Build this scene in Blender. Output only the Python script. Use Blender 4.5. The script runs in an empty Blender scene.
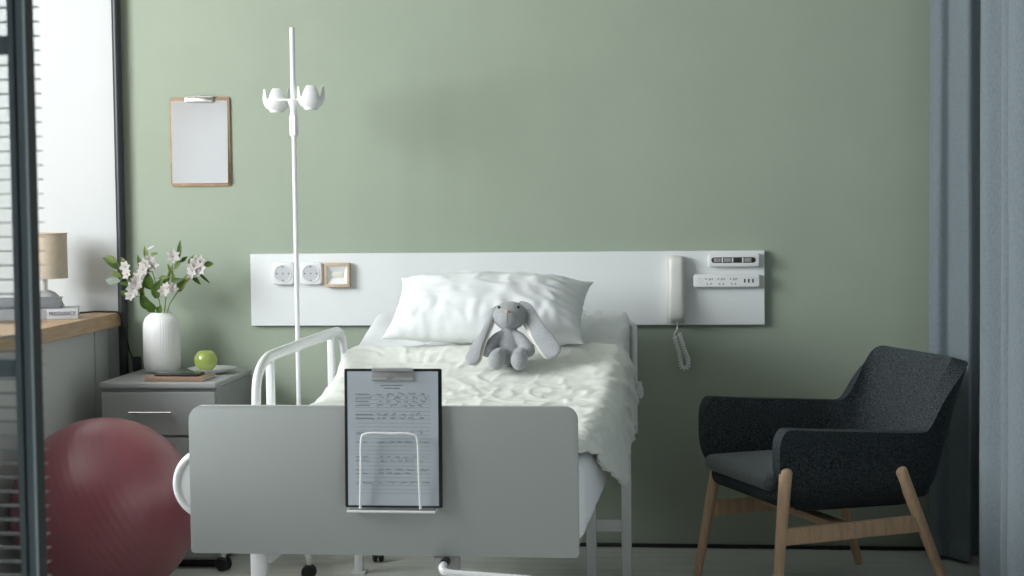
import bpy, bmesh, math, random
from math import sin, cos, pi, radians, atan2, sqrt
from mathutils import Vector, Matrix, noise

random.seed(7)
scene = bpy.context.scene
COL = scene.collection

# ------------------------------------------------------------------ materials
def lin(c):
    return tuple(((v / 255) / 12.92 if v / 255 <= .04045 else ((v / 255 + .055) / 1.055) ** 2.4) for v in c)

def mat(name, col, rough=.5, metal=0., noise_amt=0., noise_scale=30., bump=0., bump_scale=200., sheen=0., coat=0.,
        spec=.5, stretch=(1, 1, 1), col2=None, trans=0.):
    m = bpy.data.materials.new(name)
    m.use_nodes = True
    nt = m.node_tree
    b = nt.nodes['Principled BSDF']
    c = (*col, 1)
    b.inputs['Base Color'].default_value = c
    b.inputs['Roughness'].default_value = rough
    b.inputs['Metallic'].default_value = metal
    b.inputs['Specular IOR Level'].default_value = spec
    b.inputs['Sheen Weight'].default_value = sheen
    b.inputs['Coat Weight'].default_value = coat
    b.inputs['Transmission Weight'].default_value = trans
    tc = nt.nodes.new('ShaderNodeTexCoord')
    mp = nt.nodes.new('ShaderNodeMapping')
    mp.inputs['Scale'].default_value = stretch
    nt.links.new(tc.outputs['Object'], mp.inputs['Vector'])
    if noise_amt > 0 or col2:
        n = nt.nodes.new('ShaderNodeTexNoise')
        n.inputs['Scale'].default_value = noise_scale
        n.inputs['Detail'].default_value = 5
        nt.links.new(mp.outputs[0], n.inputs['Vector'])
        r = nt.nodes.new('ShaderNodeValToRGB')
        r.color_ramp.elements[0].position = .3
        r.color_ramp.elements[1].position = .7
        a = tuple(max(0, v * (1 - noise_amt)) for v in col)
        z = col2 if col2 else tuple(min(1, v * (1 + noise_amt)) for v in col)
        r.color_ramp.elements[0].color = (*a, 1)
        r.color_ramp.elements[1].color = (*z, 1)
        nt.links.new(n.outputs['Fac'], r.inputs[0])
        nt.links.new(r.outputs[0], b.inputs['Base Color'])
    if bump > 0:
        n2 = nt.nodes.new('ShaderNodeTexNoise')
        n2.inputs['Scale'].default_value = bump_scale
        n2.inputs['Detail'].default_value = 4
        nt.links.new(mp.outputs[0], n2.inputs['Vector'])
        bp = nt.nodes.new('ShaderNodeBump')
        bp.inputs['Strength'].default_value = bump
        bp.inputs['Distance'].default_value = .002
        nt.links.new(n2.outputs['Fac'], bp.inputs['Height'])
        nt.links.new(bp.outputs[0], b.inputs['Normal'])
    return m

M = {}
M['green'] = mat('green_paint', (.345, .402, .318), .75, noise_amt=.03, noise_scale=4, bump=.06, bump_scale=160)
M['white_wall'] = mat('white_wall_paint', (.64, .665, .67), .8, bump=.05, bump_scale=160)
M['ceiling'] = mat('ceiling_paint', (.50, .50, .49), .9)
M['floor'] = mat('pale_floor', (.66, .66, .62), .38, noise_amt=.10, noise_scale=3, bump=.03, bump_scale=60, stretch=(1, 8, 1))
M['black_gap'] = mat('dark_strip', (.012, .014, .012), .6)
M['panel'] = mat('white_laminate', (.80, .825, .825), .4)
M['plastic'] = mat('white_plastic', (.82, .83, .83), .32)
M['cream_plastic'] = mat('ivory_plastic', (.74, .74, .70), .3)
M['steel_white'] = mat('white_enamel', (.86, .87, .87), .25, coat=.3)
M['board'] = mat('grey_footboard', (.42, .445, .435), .45)
M['board_edge'] = mat('white_edge_band', (.80, .80, .78), .4)
M['sheet'] = mat('white_cotton', (.80, .815, .83), .85, bump=.15, bump_scale=350, sheen=.1)
M['pillow'] = mat('white_pillowcase', (.82, .84, .845), .85, bump=.12, bump_scale=300, sheen=.1)
M['duvet'] = mat('sage_cream_cotton', (.79, .81, .75), .85, noise_amt=.04, noise_scale=6, bump=.18, bump_scale=260, sheen=.1)
M['plush'] = mat('grey_plush', (.34, .352, .365), .95, noise_amt=.22, noise_scale=330, bump=.5, bump_scale=500, sheen=.4)
M['plush_inner'] = mat('cream_plush', (.72, .70, .64), .95, bump=.4, bump_scale=500, sheen=.3)
M['nose'] = mat('peach_thread', (.62, .37, .25), .8)
M['eye'] = mat('black_bead', (.01, .01, .012), .2)
M['thread'] = mat('dark_thread', (.17, .175, .18), .9)
M['wood_board'] = mat('brown_hardboard', (.36, .235, .145), .6, noise_amt=.2, noise_scale=40)
M['paper'] = mat('white_paper', (.84, .86, .88), .8)
M['paper_blue'] = mat('printed_paper', (.50, .555, .60), .6)
M['ink'] = mat('blue_black_ink', (.15, .165, .19), .7)
M['chrome'] = mat('bright_steel', (.72, .72, .71), .25, metal=.9)
M['silver'] = mat('brushed_metal', (.62, .62, .62), .35, metal=.7)
M['black_plastic'] = mat('black_plastic', (.012, .012, .014), .35)
M['black_rubber'] = mat('black_rubber', (.016, .016, .018), .6)
M['stand_grey'] = mat('grey_cabinet', (.30, .315, .31), .5, noise_amt=.03, noise_scale=10)
M['stand_top'] = mat('grey_cabinet_top', (.36, .37, .37), .4)
M['ceramic'] = mat('matt_white_ceramic', (.80, .80, .79), .4)
M['leather'] = mat('brown_cover', (.33, .215, .145), .55, noise_amt=.1, noise_scale=60)
M['pages'] = mat('cream_pages', (.62, .61, .56), .8)
M['glassblack'] = mat('phone_glass', (.012, .013, .016), .15)
M['apple'] = mat('green_apple_skin', (.30, .40, .08), .22, noise_amt=.12, noise_scale=18, col2=(.42, .50, .13), coat=.5)
M['stem_brown'] = mat('apple_stem', (.10, .06, .03), .7)
M['china'] = mat('white_china', (.82, .83, .82), .2, coat=.4)
M['ball'] = mat('pink_vinyl', (.24, .055, .075), .40, noise_amt=.08, noise_scale=3, coat=.12, spec=.8)
M['counter_wood'] = mat('oak_worktop', (.44, .29, .17), .45, noise_amt=.18, noise_scale=9, stretch=(9, 1, 9))
M['cabinet'] = mat('pale_grey_cabinet', (.60, .61, .60), .5)
M['shade'] = mat('beige_lampshade', (.60, .51, .40), .85, noise_amt=.06, noise_scale=70, bump=.25, bump_scale=300)
M['lamp_base'] = mat('grey_stone_lamp', (.42, .43, .42), .5)
M['book_grey'] = mat('slate_book_cover', (.19, .20, .215), .6)
M['book_pale'] = mat('pale_book_cover', (.55, .57, .60), .6)
M['book_dark'] = mat('mid_grey_book_cover', (.30, .31, .33), .6)
M['title'] = mat('book_title_ink', (.13, .14, .17), .6)
M['pipe'] = mat('charcoal_metal', (.022, .026, .029), .38)
M['frame'] = mat('slate_frame', (.42, .50, .54), .45)
M['frame_dark'] = mat('groove_and_side_shade', (.014, .017, .018), .5)
M['slat'] = mat('aluminium_slat', (.27, .285, .285), .45)
M['leaf'] = mat('green_leaf', (.085, .17, .022), .45, noise_amt=.35, noise_scale=25)
M['leaf_light'] = mat('light_green_leaf', (.25, .32, .085), .5, noise_amt=.25, noise_scale=25)
M['leaf_pale'] = mat('silvery_leaf', (.42, .49, .42), .6)
M['stem'] = mat('green_stem', (.20, .27, .07), .5)
M['petal'] = mat('white_petal', (.82, .79, .77), .6)
M['stamen'] = mat('flower_heart', (.50, .36, .20), .7)
M['chair'] = mat('charcoal_felt', (.018, .022, .025), .95, noise_amt=.5, noise_scale=230, bump=.5, bump_scale=420, sheen=.0, spec=.15, col2=(.082, .097, .105))
M['cushion'] = mat('slate_seat_felt', (.075, .09, .098), .95, noise_amt=.3, noise_scale=230, bump=.5, bump_scale=420, sheen=.25, col2=(.14, .165, .175))
M['beech'] = mat('beech_wood', (.68, .46, .29), .45, noise_amt=.14, noise_scale=14, stretch=(6, 6, 1))
M['curtain'] = mat('blue_grey_linen', (.36, .425, .465), .9, noise_amt=.10, noise_scale=170, bump=.25, bump_scale=260, stretch=(1, 1, .55), sheen=.15)
M['switch_wood'] = mat('pale_wood_frame', (.56, .44, .31), .55, noise_amt=.1, noise_scale=50)
M['slot'] = mat('socket_slot', (.05, .05, .05), .6)
M['socket_face'] = mat('socket_face', (.56, .58, .60), .4)
M['switch_mark'] = mat('cream_label', (.72, .72, .60), .5)
M['red_led'] = mat('red_button', (.35, .06, .05), .4)
M['display'] = mat('dark_display', (.035, .035, .03), .3)
M['grey_metal'] = mat('grey_bracket', (.36, .36, .35), .45)

def glass():
    m = bpy.data.materials.new('clear_glass')
    m.use_nodes = True
    nt = m.node_tree
    for n in list(nt.nodes):
        nt.nodes.remove(n)
    o = nt.nodes.new('ShaderNodeOutputMaterial')
    t = nt.nodes.new('ShaderNodeBsdfTransparent')
    t.inputs[0].default_value = (.93, .95, .95, 1)
    g = nt.nodes.new('ShaderNodeBsdfGlossy')
    g.inputs['Roughness'].default_value = .02
    mx = nt.nodes.new('ShaderNodeMixShader')
    mx.inputs[0].default_value = .04
    nt.links.new(t.outputs[0], mx.inputs[1])
    nt.links.new(g.outputs[0], mx.inputs[2])
    nt.links.new(mx.outputs[0], o.inputs[0])
    return m
M['glass'] = glass()

# ball: faint ribbed rings around a tilted axis
def ball_rings(m):
    nt = m.node_tree
    b = nt.nodes['Principled BSDF']
    tc = nt.nodes.new('ShaderNodeTexCoord')
    mp = nt.nodes.new('ShaderNodeMapping')
    mp.inputs['Rotation'].default_value = (0, radians(-62), radians(20))
    w = nt.nodes.new('ShaderNodeTexWave')
    w.wave_type = 'BANDS'
    w.bands_direction = 'Z'
    w.inputs['Scale'].default_value = 14
    w.inputs['Distortion'].default_value = .3
    bp = nt.nodes.new('ShaderNodeBump')
    bp.inputs['Strength'].default_value = .10
    bp.inputs['Distance'].default_value = .004
    nt.links.new(tc.outputs['Object'], mp.inputs[0])
    nt.links.new(mp.outputs[0], w.inputs[0])
    nt.links.new(w.outputs['Fac'], bp.inputs['Height'])
    nt.links.new(bp.outputs[0], b.inputs['Normal'])
ball_rings(M['ball'])

# ------------------------------------------------------------------ object helpers
def thing(name, label, cat, loc=(0, 0, 0), rotz=0., group=None):
    o = bpy.data.objects.new(name, None)
    COL.objects.link(o)
    o.empty_display_size = .1
    o.location = loc
    o.rotation_euler = (0, 0, rotz)
    o['label'] = label
    o['category'] = cat
    if group:
        o['group'] = group
    return o

def root_of(o):
    while o.parent:
        o = o.parent
    return o

def obj(name, bm, material, parent=None, smooth=True, label=None, world=True, angle=40):
    """One mesh object. Geometry is in world coordinates and moved under its thing (world=True), else local."""
    if parent is not None and world:
        r = root_of(parent)
        bmesh.ops.translate(bm, verts=bm.verts, vec=-Vector(r.location))
    bmesh.ops.recalc_face_normals(bm, faces=bm.faces)
    me = bpy.data.meshes.new(name)
    bm.to_mesh(me)
    bm.free()
    mats = material if isinstance(material, (list, tuple)) else [material]
    for m in mats:
        me.materials.append(m)
    if smooth:
        me.polygons.foreach_set('use_smooth', [True] * len(me.polygons))
        me.set_sharp_from_angle(angle=radians(angle))
    o = bpy.data.objects.new(name, me)
    COL.objects.link(o)
    if parent is not None:
        o.parent = parent
    if label:
        o['label'] = label
    return o

def single(name, bm, material, label, cat, loc, group=None, **k):
    """A thing that is one mesh: origin at loc."""
    bmesh.ops.translate(bm, verts=bm.verts, vec=-Vector(loc))
    o = obj(name, bm, material, None, **k)
    o.location = loc
    o['label'] = label
    o['category'] = cat
    if group:
        o['group'] = group
    return o

def struct(name, bm, material, smooth=False, parent=None):
    o = obj(name, bm, material, parent, smooth=smooth)
    if parent is None:
        o['kind'] = 'structure'
    return o

def merge(bm, other):
    tmp = bpy.data.meshes.new('tmp')
    other.to_mesh(tmp)
    bm.from_mesh(tmp)
    bpy.data.meshes.remove(tmp)
    other.free()
    return bm

def box(x0, y0, z0, x1, y1, z1, bev=0., seg=2, bm=None):
    b = bmesh.new()
    bmesh.ops.create_cube(b, size=1)
    bmesh.ops.scale(b, vec=(x1 - x0, y1 - y0, z1 - z0), verts=b.verts)
    bmesh.ops.translate(b, vec=((x0 + x1) / 2, (y0 + y1) / 2, (z0 + z1) / 2), verts=b.verts)
    if bev > 0:
        bmesh.ops.bevel(b, geom=b.edges[:], offset=bev, segments=seg, profile=.5, affect='EDGES')
    if bm is None:
        return b
    return merge(bm, b)

def prism(pts, y0, y1, bev=0., seg=2, axis='Y'):
    """Extrude a 2D outline (x,z) along Y from y0 to y1."""
    b = bmesh.new()
    vs = [b.verts.new((p[0], y0, p[1])) for p in pts]
    f = b.faces.new(vs)
    r = bmesh.ops.extrude_face_region(b, geom=[f])
    nv = [e for e in r['geom'] if isinstance(e, bmesh.types.BMVert)]
    bmesh.ops.translate(b, vec=(0, y1 - y0, 0), verts=nv)
    if bev > 0:
        es = [e for e in b.edges if abs(e.verts[0].co.y - e.verts[1].co.y) < 1e-6]
        bmesh.ops.bevel(b, geom=es, offset=bev, segments=seg, profile=.5, affect='EDGES')
    return b

def rrect(x0, z0, x1, z1, r, n=6, corners=(1, 1, 1, 1)):
    """corners: bl, br, tr, tl"""
    out = []
    cs = [(x0, z0, 180, corners[0], 1, 1), (x1, z0, 270, corners[1], -1, 1), (x1, z1, 0, corners[2], -1, -1), (x0, z1, 90, corners[3], 1, -1)]
    for x, z, a, k, sx, sz in cs:
        rr = r * k
        if rr < 1e-6:
            out.append((x, z))
            continue
        for i in range(n + 1):
            t = radians(a + 90 * i / n)
            out.append((x + sx * rr + rr * cos(t), z + sz * rr + rr * sin(t)))
    return out

def smooth_path(pts, n=8, closed=False):
    P = [Vector(p) for p in pts]
    out = []
    N = len(P)
    rng = range(N if closed else N - 1)
    for i in rng:
        p0 = P[(i - 1) % N] if closed or i > 0 else P[0]
        p1 = P[i]
        p2 = P[(i + 1) % N]
        p3 = P[(i + 2) % N] if closed or i + 2 < N else P[-1]
        for k in range(n):
            t = k / n
            out.append(.5 * ((2 * p1) + (-p0 + p2) * t + (2 * p0 - 5 * p1 + 4 * p2 - p3) * t * t + (-p0 + 3 * p1 - 3 * p2 + p3) * t ** 3))
    if not closed:
        out.append(P[-1])
    return out

def tube(pts, r, seg=12, cap=True, closed=False, bm=None, flat=1.):
    """Sweep a circle (radius r, number or list) along points. flat squashes the second axis."""
    b = bmesh.new()
    P = [Vector(p) for p in pts]
    N = len(P)
    rs = r if isinstance(r, (list, tuple)) else [r] * N
    prev = None
    rings = []
    for i in range(N):
        if closed:
            t = (P[(i + 1) % N] - P[i - 1]).normalized()
        else:
            t = (P[min(i + 1, N - 1)] - P[max(i - 1, 0)]).normalized()
        if prev is None:
            a = Vector((0, 0, 1)) if abs(t.z) < .9 else Vector((1, 0, 0))
            n1 = t.cross(a).normalized()
        else:
            n1 = (prev - t * prev.dot(t)).normalized()
        prev = n1
        n2 = t.cross(n1)
        rings.append([b.verts.new(P[i] + rs[i] * (cos(2 * pi * k / seg) * n1 + flat * sin(2 * pi * k / seg) * n2)) for k in range(seg)])
    for i in range(N if closed else N - 1):
        A, B = rings[i], rings[(i + 1) % N]
        for k in range(seg):
            b.faces.new((A[k], A[(k + 1) % seg], B[(k + 1) % seg], B[k]))
    if cap and not closed:
        b.faces.new(rings[0][::-1])
        b.faces.new(rings[-1])
    if bm is None:
        return b
    return merge(bm, b)

def rod(p0, p1, r0, r1=None, seg=14, bm=None, round_end=False):
    r1 = r0 if r1 is None else r1
    p0, p1 = Vector(p0), Vector(p1)
    if not round_end:
        return tube([p0, p1], [r0, r1], seg, bm=bm)
    d = (p1 - p0)
    L = d.length
    d.normalize()
    pts, rs = [], []
    for a in (0.02, .3, .6, .9, 1.2, 1.5708):
        pts.append(p0 + d * r0 * .6 * (1 - cos(a) if False else 1 - cos(a)) * 0 + d * (r0 * .6 * (1 - cos(a))))
        rs.append(r0 * sin(a))
    pts = [p0 + d * (r0 * .7 * (1 - cos(a))) for a in (.05, .4, .8, 1.2, 1.5708)]
    rs = [r0 * sin(a) for a in (.05, .4, .8, 1.2, 1.5708)]
    for a in (1.5708, 1.2, .8, .4, .05):
        pts.append(p1 - d * (r1 * .7 * (1 - cos(a))))
        rs.append(r1 * sin(a))
    return tube(pts, rs, seg, bm=bm)

def lathe(prof, center=(0, 0, 0), seg=32, bm=None, mod=None):
    """prof: list of (r,z). mod(theta, r, z) -> r"""
    b = bmesh.new()
    rings = []
    for r, z in prof:
        if r < 1e-6:
            rings.append([b.verts.new((center[0], center[1], center[2] + z))])
        else:
            ring = []
            for k in range(seg):
                t = 2 * pi * k / seg
                rr = mod(t, r, z) if mod else r
                ring.append(b.verts.new((center[0] + rr * cos(t), center[1] + rr * sin(t), center[2] + z)))
            rings.append(ring)
    for A, B in zip(rings, rings[1:]):
        if len(A) == 1 and len(B) == 1:
            continue
        for k in range(seg):
            if len(A) == 1:
                b.faces.new((A[0], B[k], B[(k + 1) % seg]))
            elif len(B) == 1:
                b.faces.new((A[k], A[(k + 1) % seg], B[0]))
            else:
                b.faces.new((A[k], A[(k + 1) % seg], B[(k + 1) % seg], B[k]))
    if len(rings[0]) > 1:
        b.faces.new(rings[0][::-1])
    if len(rings[-1]) > 1:
        b.faces.new(rings[-1])
    if bm is None:
        return b
    return merge(bm, b)

def ellipsoid(c, r, seg=24, rot=None, bm=None):
    b = bmesh.new()
    bmesh.ops.create_uvsphere(b, u_segments=seg, v_segments=seg * 2 // 3, radius=1)
    bmesh.ops.scale(b, vec=r, verts=b.verts)
    if rot is not None:
        bmesh.ops.rotate(b, cent=(0, 0, 0), matrix=rot, verts=b.verts)
    bmesh.ops.translate(b, vec=c, verts=b.verts)
    if bm is None:
        return b
    return merge(bm, b)

def apply_mods(bm, setup):
    """Run modifiers on a bmesh through the depsgraph and return a new bmesh."""
    me = bpy.data.meshes.new('work')
    bm.to_mesh(me)
    bm.free()
    o = bpy.data.objects.new('work', me)
    COL.objects.link(o)
    setup(o)
    dg = bpy.context.evaluated_depsgraph_get()
    ev = o.evaluated_get(dg)
    m2 = bpy.data.meshes.new_from_object(ev, depsgraph=dg)
    b2 = bmesh.new()
    b2.from_mesh(m2)
    bpy.data.objects.remove(o)
    bpy.data.meshes.remove(me)
    bpy.data.meshes.remove(m2)
    return b2

def fuse(bm, voxel=.004, smooth_it=6):
    def s(o):
        r = o.modifiers.new('r', 'REMESH')
        r.mode = 'VOXEL'
        r.voxel_size = voxel
        q = o.modifiers.new('s', 'SMOOTH')
        q.iterations = smooth_it
        q.factor = .5
    return apply_mods(bm, s)

def text_bm(body, size, depth=.0006):
    c = bpy.data.curves.new('txt', 'FONT')
    c.body = body
    c.size = size
    c.extrude = depth
    c.align_x = 'LEFT'
    o = bpy.data.objects.new('txt', c)
    COL.objects.link(o)
    dg = bpy.context.evaluated_depsgraph_get()
    m2 = bpy.data.meshes.new_from_object(o.evaluated_get(dg), depsgraph=dg)
    b = bmesh.new()
    b.from_mesh(m2)
    bpy.data.objects.remove(o)
    bpy.data.curves.remove(c)
    bpy.data.meshes.remove(m2)
    return b

def nz(x, y, z=0.):
    return noise.noise(Vector((x, y, z)))

def ridge(x, y, z=0.):
    return 1 - abs(noise.noise(Vector((x, y, z)))) * 2

def sstep(a, b, x):
    t = max(0., min(1., (x - a) / (b - a)))
    return t * t * (3 - 2 * t)

# ------------------------------------------------------------------ the room
XL, XR, YB, YF, ZC = -2.1, 2.62, 0., -7.2, 2.75
# back wall: white to the left of the corner pipe, green to the right
b = box(XL - .1, 0, 0, -.468, .12, ZC)
for f in b.faces:
    f.material_index = 1
box(-.468, 0, 0, XR + .1, .12, ZC, bm=b)
struct('wall_back', b, [M['green'], M['white_wall']])
struct('floor', box(XL - .1, YF, -.12, XR + .1, .12, 0), M['floor'])
struct('ceiling', box(XL - .1, YF, ZC, XR + .1, .12, ZC + .12), M['ceiling'])
struct('wall_right', box(XR, YF, 0, XR + .1, 0, ZC), M['white_wall'])
# left wall with one long window opening
WY0, WY1, WZ0, WZ1 = -3.85, -1.3, 1.2, 2.70
b = box(XL - .1, YF, 0, XL, WY0, ZC)
box(XL - .1, WY1, 0, XL, 0, ZC, bm=b)
box(XL - .1, WY0, 0, XL, WY1, WZ0, bm=b)
box(XL - .1, WY0, WZ1, XL, WY1, ZC, bm=b)
struct('wall_left', b, M['white_wall'])
b = box(XL - .08, WY0, WZ0, XL - .02, WY0 + .05, WZ1)
box(XL - .08, WY1 - .05, WZ0, XL - .02, WY1, WZ1, bm=b)
box(XL - .08, WY0, WZ0, XL - .02, WY1, WZ0 + .05, bm=b)
box(XL - .08, WY0, WZ1 - .05, XL - .02, WY1, WZ1, bm=b)
for y in (-2.27, -2.93):
    box(XL - .08, y - .025, WZ0, XL - .02, y + .025, WZ1, bm=b)
struct('window_1', b, M['steel_white'])
struct('baseboard_back', box(-.46, -.012, .002, 2.6, -.0005, .013), M['black_gap'])
# charcoal pipe in the corner where the white wall meets the green one
struct('trim_1', rod((-.468, -.026, 0), (-.468, -.026, ZC), .0165, seg=20), M['pipe'], smooth=True)

# glazed partition near the camera
PY = -3.9
b = box(.704, PY, 0, .7125, PY + .03, ZC, bev=.001)
box(.7165, PY - .002, 0, .7285, PY + .026, ZC, bev=.002, bm=b)
for z0, z1 in ((1.452, 1.476), (1.001, 1.026), (0, .06), (2.6, ZC)):
    box(-2.08, PY + .004, z0, .7055, PY + .028, z1, bev=.001, bm=b)
pf = struct('window_2', b, M['frame'])
struct('groove_and_shaded_side', box(.711, PY + .005, 0, .7287, PY + .036, ZC), M['frame_dark'], parent=pf)  # near-black fills the groove and paints shade on the post's unlit side
struct('pane', box(-2.08, PY + .012, .05, .7052, PY + .018, 2.62), M['glass'], parent=pf)
t = thing('venetian_blind', 'grey venetian blind of thin level slats hanging behind the dark partition post', 'blind', (.1, PY + .056, 0))
b = bmesh.new()
z = .12
while z < 2.58:
    n = 5
    prev = None
    for k in range(n):
        u = k / (n - 1) * 2 - 1
        yy = PY + .056 + u * .0125
        zz = z + .0016 * (1 - u * u)
        cur = [b.verts.new((x, yy, zz)) for x in (-2.0, .7265)]
        if prev:
            b.faces.new((prev[0], prev[1], cur[1], cur[0]))
        prev = cur
    z += .0203
bmesh.ops.solidify(b, geom=b.faces[:], thickness=.0007)
obj('slats', b, M['slat'], t)
obj('head_rail', box(-2.0, PY + .042, 2.58, .7265, PY + .072, 2.62, bev=.002), M['slat'], t)
obj('bottom_rail', box(-2.0, PY + .044, .085, .7265, PY + .068, .10, bev=.002), M['slat'], t)

# ------------------------------------------------------------------ window counter, lamp, books
zc = .828
single('worktop', box(-2.095, -3.3, zc - .048, -.47, -.045, zc, bev=.002), M['counter_wood'],
       'oak worktop along the left side under the lamp and books', 'counter', (-1.0, -1.7, zc - .048), smooth=False)
for i, (y0, y1, lab) in enumerate([(-.182, -.045, 'narrow pale grey cabinet end under the worktop right beside the corner pipe'),
                                   (-3.3, -.19, 'long pale grey cabinet front under the worktop behind the pink ball')]):
    t = thing('window_cabinet', lab, 'cabinet', (-.55, (y0 + y1) / 2, 0), group='cabinets under the worktop')
    obj('body', box(-2.09, y0, 0, -.532, y1, zc - .0485), M['cabinet'], t, smooth=False)
    obj('front_panel', box(-.532, y0 + .002, .05, -.517, y1 - .002, zc - .052, bev=.0015), M['cabinet'], t, smooth=False)

# books lie askew: spine towards the room, built along local x and turned about the near right corner
def book(pivot, wid, dep, z0, z1, cover, label, band=False):
    t = thing('book', label, 'book', (pivot[0], pivot[1], z0), rotz=radians(17), group='books beside the lamp')
    h = z1 - z0
    b = box(-wid, 0, .0002, 0, dep, .003, bev=.0008)
    box(-wid, 0, h - .003, 0, dep, h, bev=.0008, bm=b)
    box(-wid, 0, .0002, 0, .004, h, bev=.0012, bm=b)
    obj('cover', b, cover, t, world=False)
    obj('pages', box(-wid + .003, .0035, .003, -.003, dep - .003, h - .003), M['pages'], t, smooth=False, world=False)
    if band:
        obj('spine_band', box(-wid + .002, -.0008, .001, -.104, .001, h - .001), M['book_dark'], t, smooth=False, world=False, label='mid grey left end of the spine')
        b = text_bm('PREGNANCY', .0195)
        bmesh.ops.rotate(b, cent=(0, 0, 0), matrix=Matrix.Rotation(radians(90), 3, 'X'), verts=b.verts)
        tw = max(v.co.x for v in b.verts)
        bmesh.ops.scale(b, vec=(.087 / tw, 1, 1), verts=b.verts)
        bmesh.ops.translate(b, vec=(-.096, -.0008, .013), verts=b.verts)
        obj('title', b, M['title'], t, smooth=False, world=False, label='dark capital letters on the spine')
    return t
z1 = zc + .037
book((-.505, -.375), .29, .13, zc + .0005, z1, M['book_pale'], 'thick pale grey book lettered on its spine, underneath the dark book by the lamp', True)
book((-.560, -.385), .215, .105, z1 + .0006, z1 + .0345, M['book_grey'], 'slate grey smaller book lying on top of the pale lettered book')

# lamp
lx, ly = -.690, -.19
t = thing('table_lamp', 'small table lamp with beige drum shade and grey domed base on the oak worktop', 'lamp', (lx, ly, zc))
obj('base', lathe([(0, 0.0005), (.066, .0005), (.068, .01), (.064, .035), (.052, .062), (.034, .08), (.016, .088), (0, .09)], (lx, ly, zc), 32), M['lamp_base'], t)
obj('neck', rod((lx, ly, zc + .085), (lx, ly, zc + .20), .009, seg=16), M['chrome'], t, label='chrome neck')
b = lathe([(.0765, .13), (.0785, .13), (.0785, .286), (.0765, .286)], (lx, ly, zc), 40)
b.faces.ensure_lookup_table()
bmesh.ops.delete(b, geom=[f for f in b.faces if len(f.verts) > 4], context='FACES_ONLY')
rings = [e for e in b.edges if e.is_boundary]
bmesh.ops.bridge_loops(b, edges=rings)
sh = obj('lamp_shade', b, M['shade'], t)
for zr, rr in ((.286, .0022), (.131, .0018)):
    obj('rim', tube([(lx + .0785 * cos(a * pi / 20), ly + .0785 * sin(a * pi / 20), zc + zr) for a in range(40)], rr, 6, closed=True), M['shade'], sh)
obj('bulb', ellipsoid((lx, ly, zc + .215), (.024, .024, .034), 16), M['plastic'], t)
cp = smooth_path([(lx + .07, ly + .02, zc + .008), (-.59, -.11, zc + .004), (-.545, -.09, zc + .006), (-.505, -.075, zc + .004), (-.470, -.068, zc + .001), (-.462, -.064, zc - .02),
                  (-.45, -.06, zc - .06), (-.443, -.045, .70), (-.432, -.04, .66), (-.425, -.035, .60)], 8)
obj('cord', tube(cp, .003, 8), M['black_plastic'], t, label='black lamp cord running over the worktop edge')
obj('plug', box(-.432, -.048, .615, -.405, -.016, .67, bev=.006), M['black_plastic'], t, label='black plug hanging beside the pipe')

# ------------------------------------------------------------------ nightstand and what stands on it
nx0, nx1, ny0, ny1 = -.400, .0, -.48, -.03
nz_ = .625
t = thing('nightstand', 'grey two-drawer nightstand behind the pink ball carrying the vase', 'nightstand', (-.2, -.255, 0))
obj('body', box(nx0 + .004, ny0 + .018, .03, nx1 - .004, ny1, nz_ - .022, bev=.002), M['stand_grey'], t, smooth=False)
obj('plinth', box(nx0 + .03, ny0 + .05, 0, nx1 - .03, ny1 - .02, .032), M['black_plastic'], t, smooth=False, label='recessed plinth, black for the shade under the nightstand')  # black colour stands in for the shadow at the nightstand's foot
obj('top', box(nx0, ny0, nz_ - .022, nx1, ny1, nz_, bev=.006, seg=3), M['stand_top'], t, label='lighter grey top')
for zA, zB in ((.448, .592), (.24, .440), (.04, .232)):
    d = obj('drawer', box(nx0 + .006, ny0 + .002, zA, nx1 - .006, ny0 + .02, zB, bev=.002), M['stand_grey'], t, smooth=False)
    hz = zA + .078 if zB > .5 else zB - .06
    hb = rod((-.292, ny0 - .022, hz), (-.149, ny0 - .022, hz), .0045, seg=10)
    for hx in (-.275, -.166):
        rod((hx, ny0 - .022, hz), (hx, ny0 + .004, hz), .0035, seg=8, bm=hb)
    obj('handle', hb, M['chrome'], d, label='thin steel bar handle')

# vase
vx, vy, vz = -.284, -.16, nz_ + .0005
H = .210
prof = [(0, 0), (.046, 0), (.056, .006), (.0625, .02), (.064, .04), (.064, .155), (.062, .175), (.055, .192), (.045, .202), (.038, .206), (.036, H), (.033, H), (.032, .20), (.045, .18), (.05, .16), (.05, .03), (.0, .025)]
def flute(th, r, z):
    if r < .047 or z > .203 or r == .05:
        return r
    return r * (1 + .022 * abs(sin(th * 22)) - .011)
single('vase', lathe(prof, (vx, vy, vz), 44 * 5, mod=flute), M['ceramic'], 'white ribbed ceramic vase holding flowers on the grey nightstand', 'vase', (vx, vy, vz), angle=60)

# flower branches
def leaf_bm(p, d, L, W, up=Vector((0, -1, .25)), bm=None, curl=.15):
    d = Vector(d).normalized()
    s = d.cross(up)
    if s.length < .05:
        s = d.cross(Vector((1, 0, 0)))
    s.normalize()
    n = s.cross(d).normalized()
    b = bmesh.new()
    rows = []
    K = 7
    for i in range(K + 1):
        u = i / K
        w = W * (sin(pi * min(1, u ** .8)) ** .85) * .5 if 0 < u < 1 else .0004
        c = Vector(p) + d * (L * u) + n * (-curl * L * u * u)
        rows.append([b.verts.new(c - s * w + n * (w * .35)), b.verts.new(c), b.verts.new(c + s * w + n * (w * .35))])
    for A, B in zip(rows, rows[1:]):
        b.faces.new((A[0], A[1], B[1], B[0]))
        b.faces.new((A[1], A[2], B[2], B[1]))
    bmesh.ops.solidify(b, geom=b.faces[:], thickness=.0006)
    if bm is None:
        return b
    return merge(bm, b)

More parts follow.
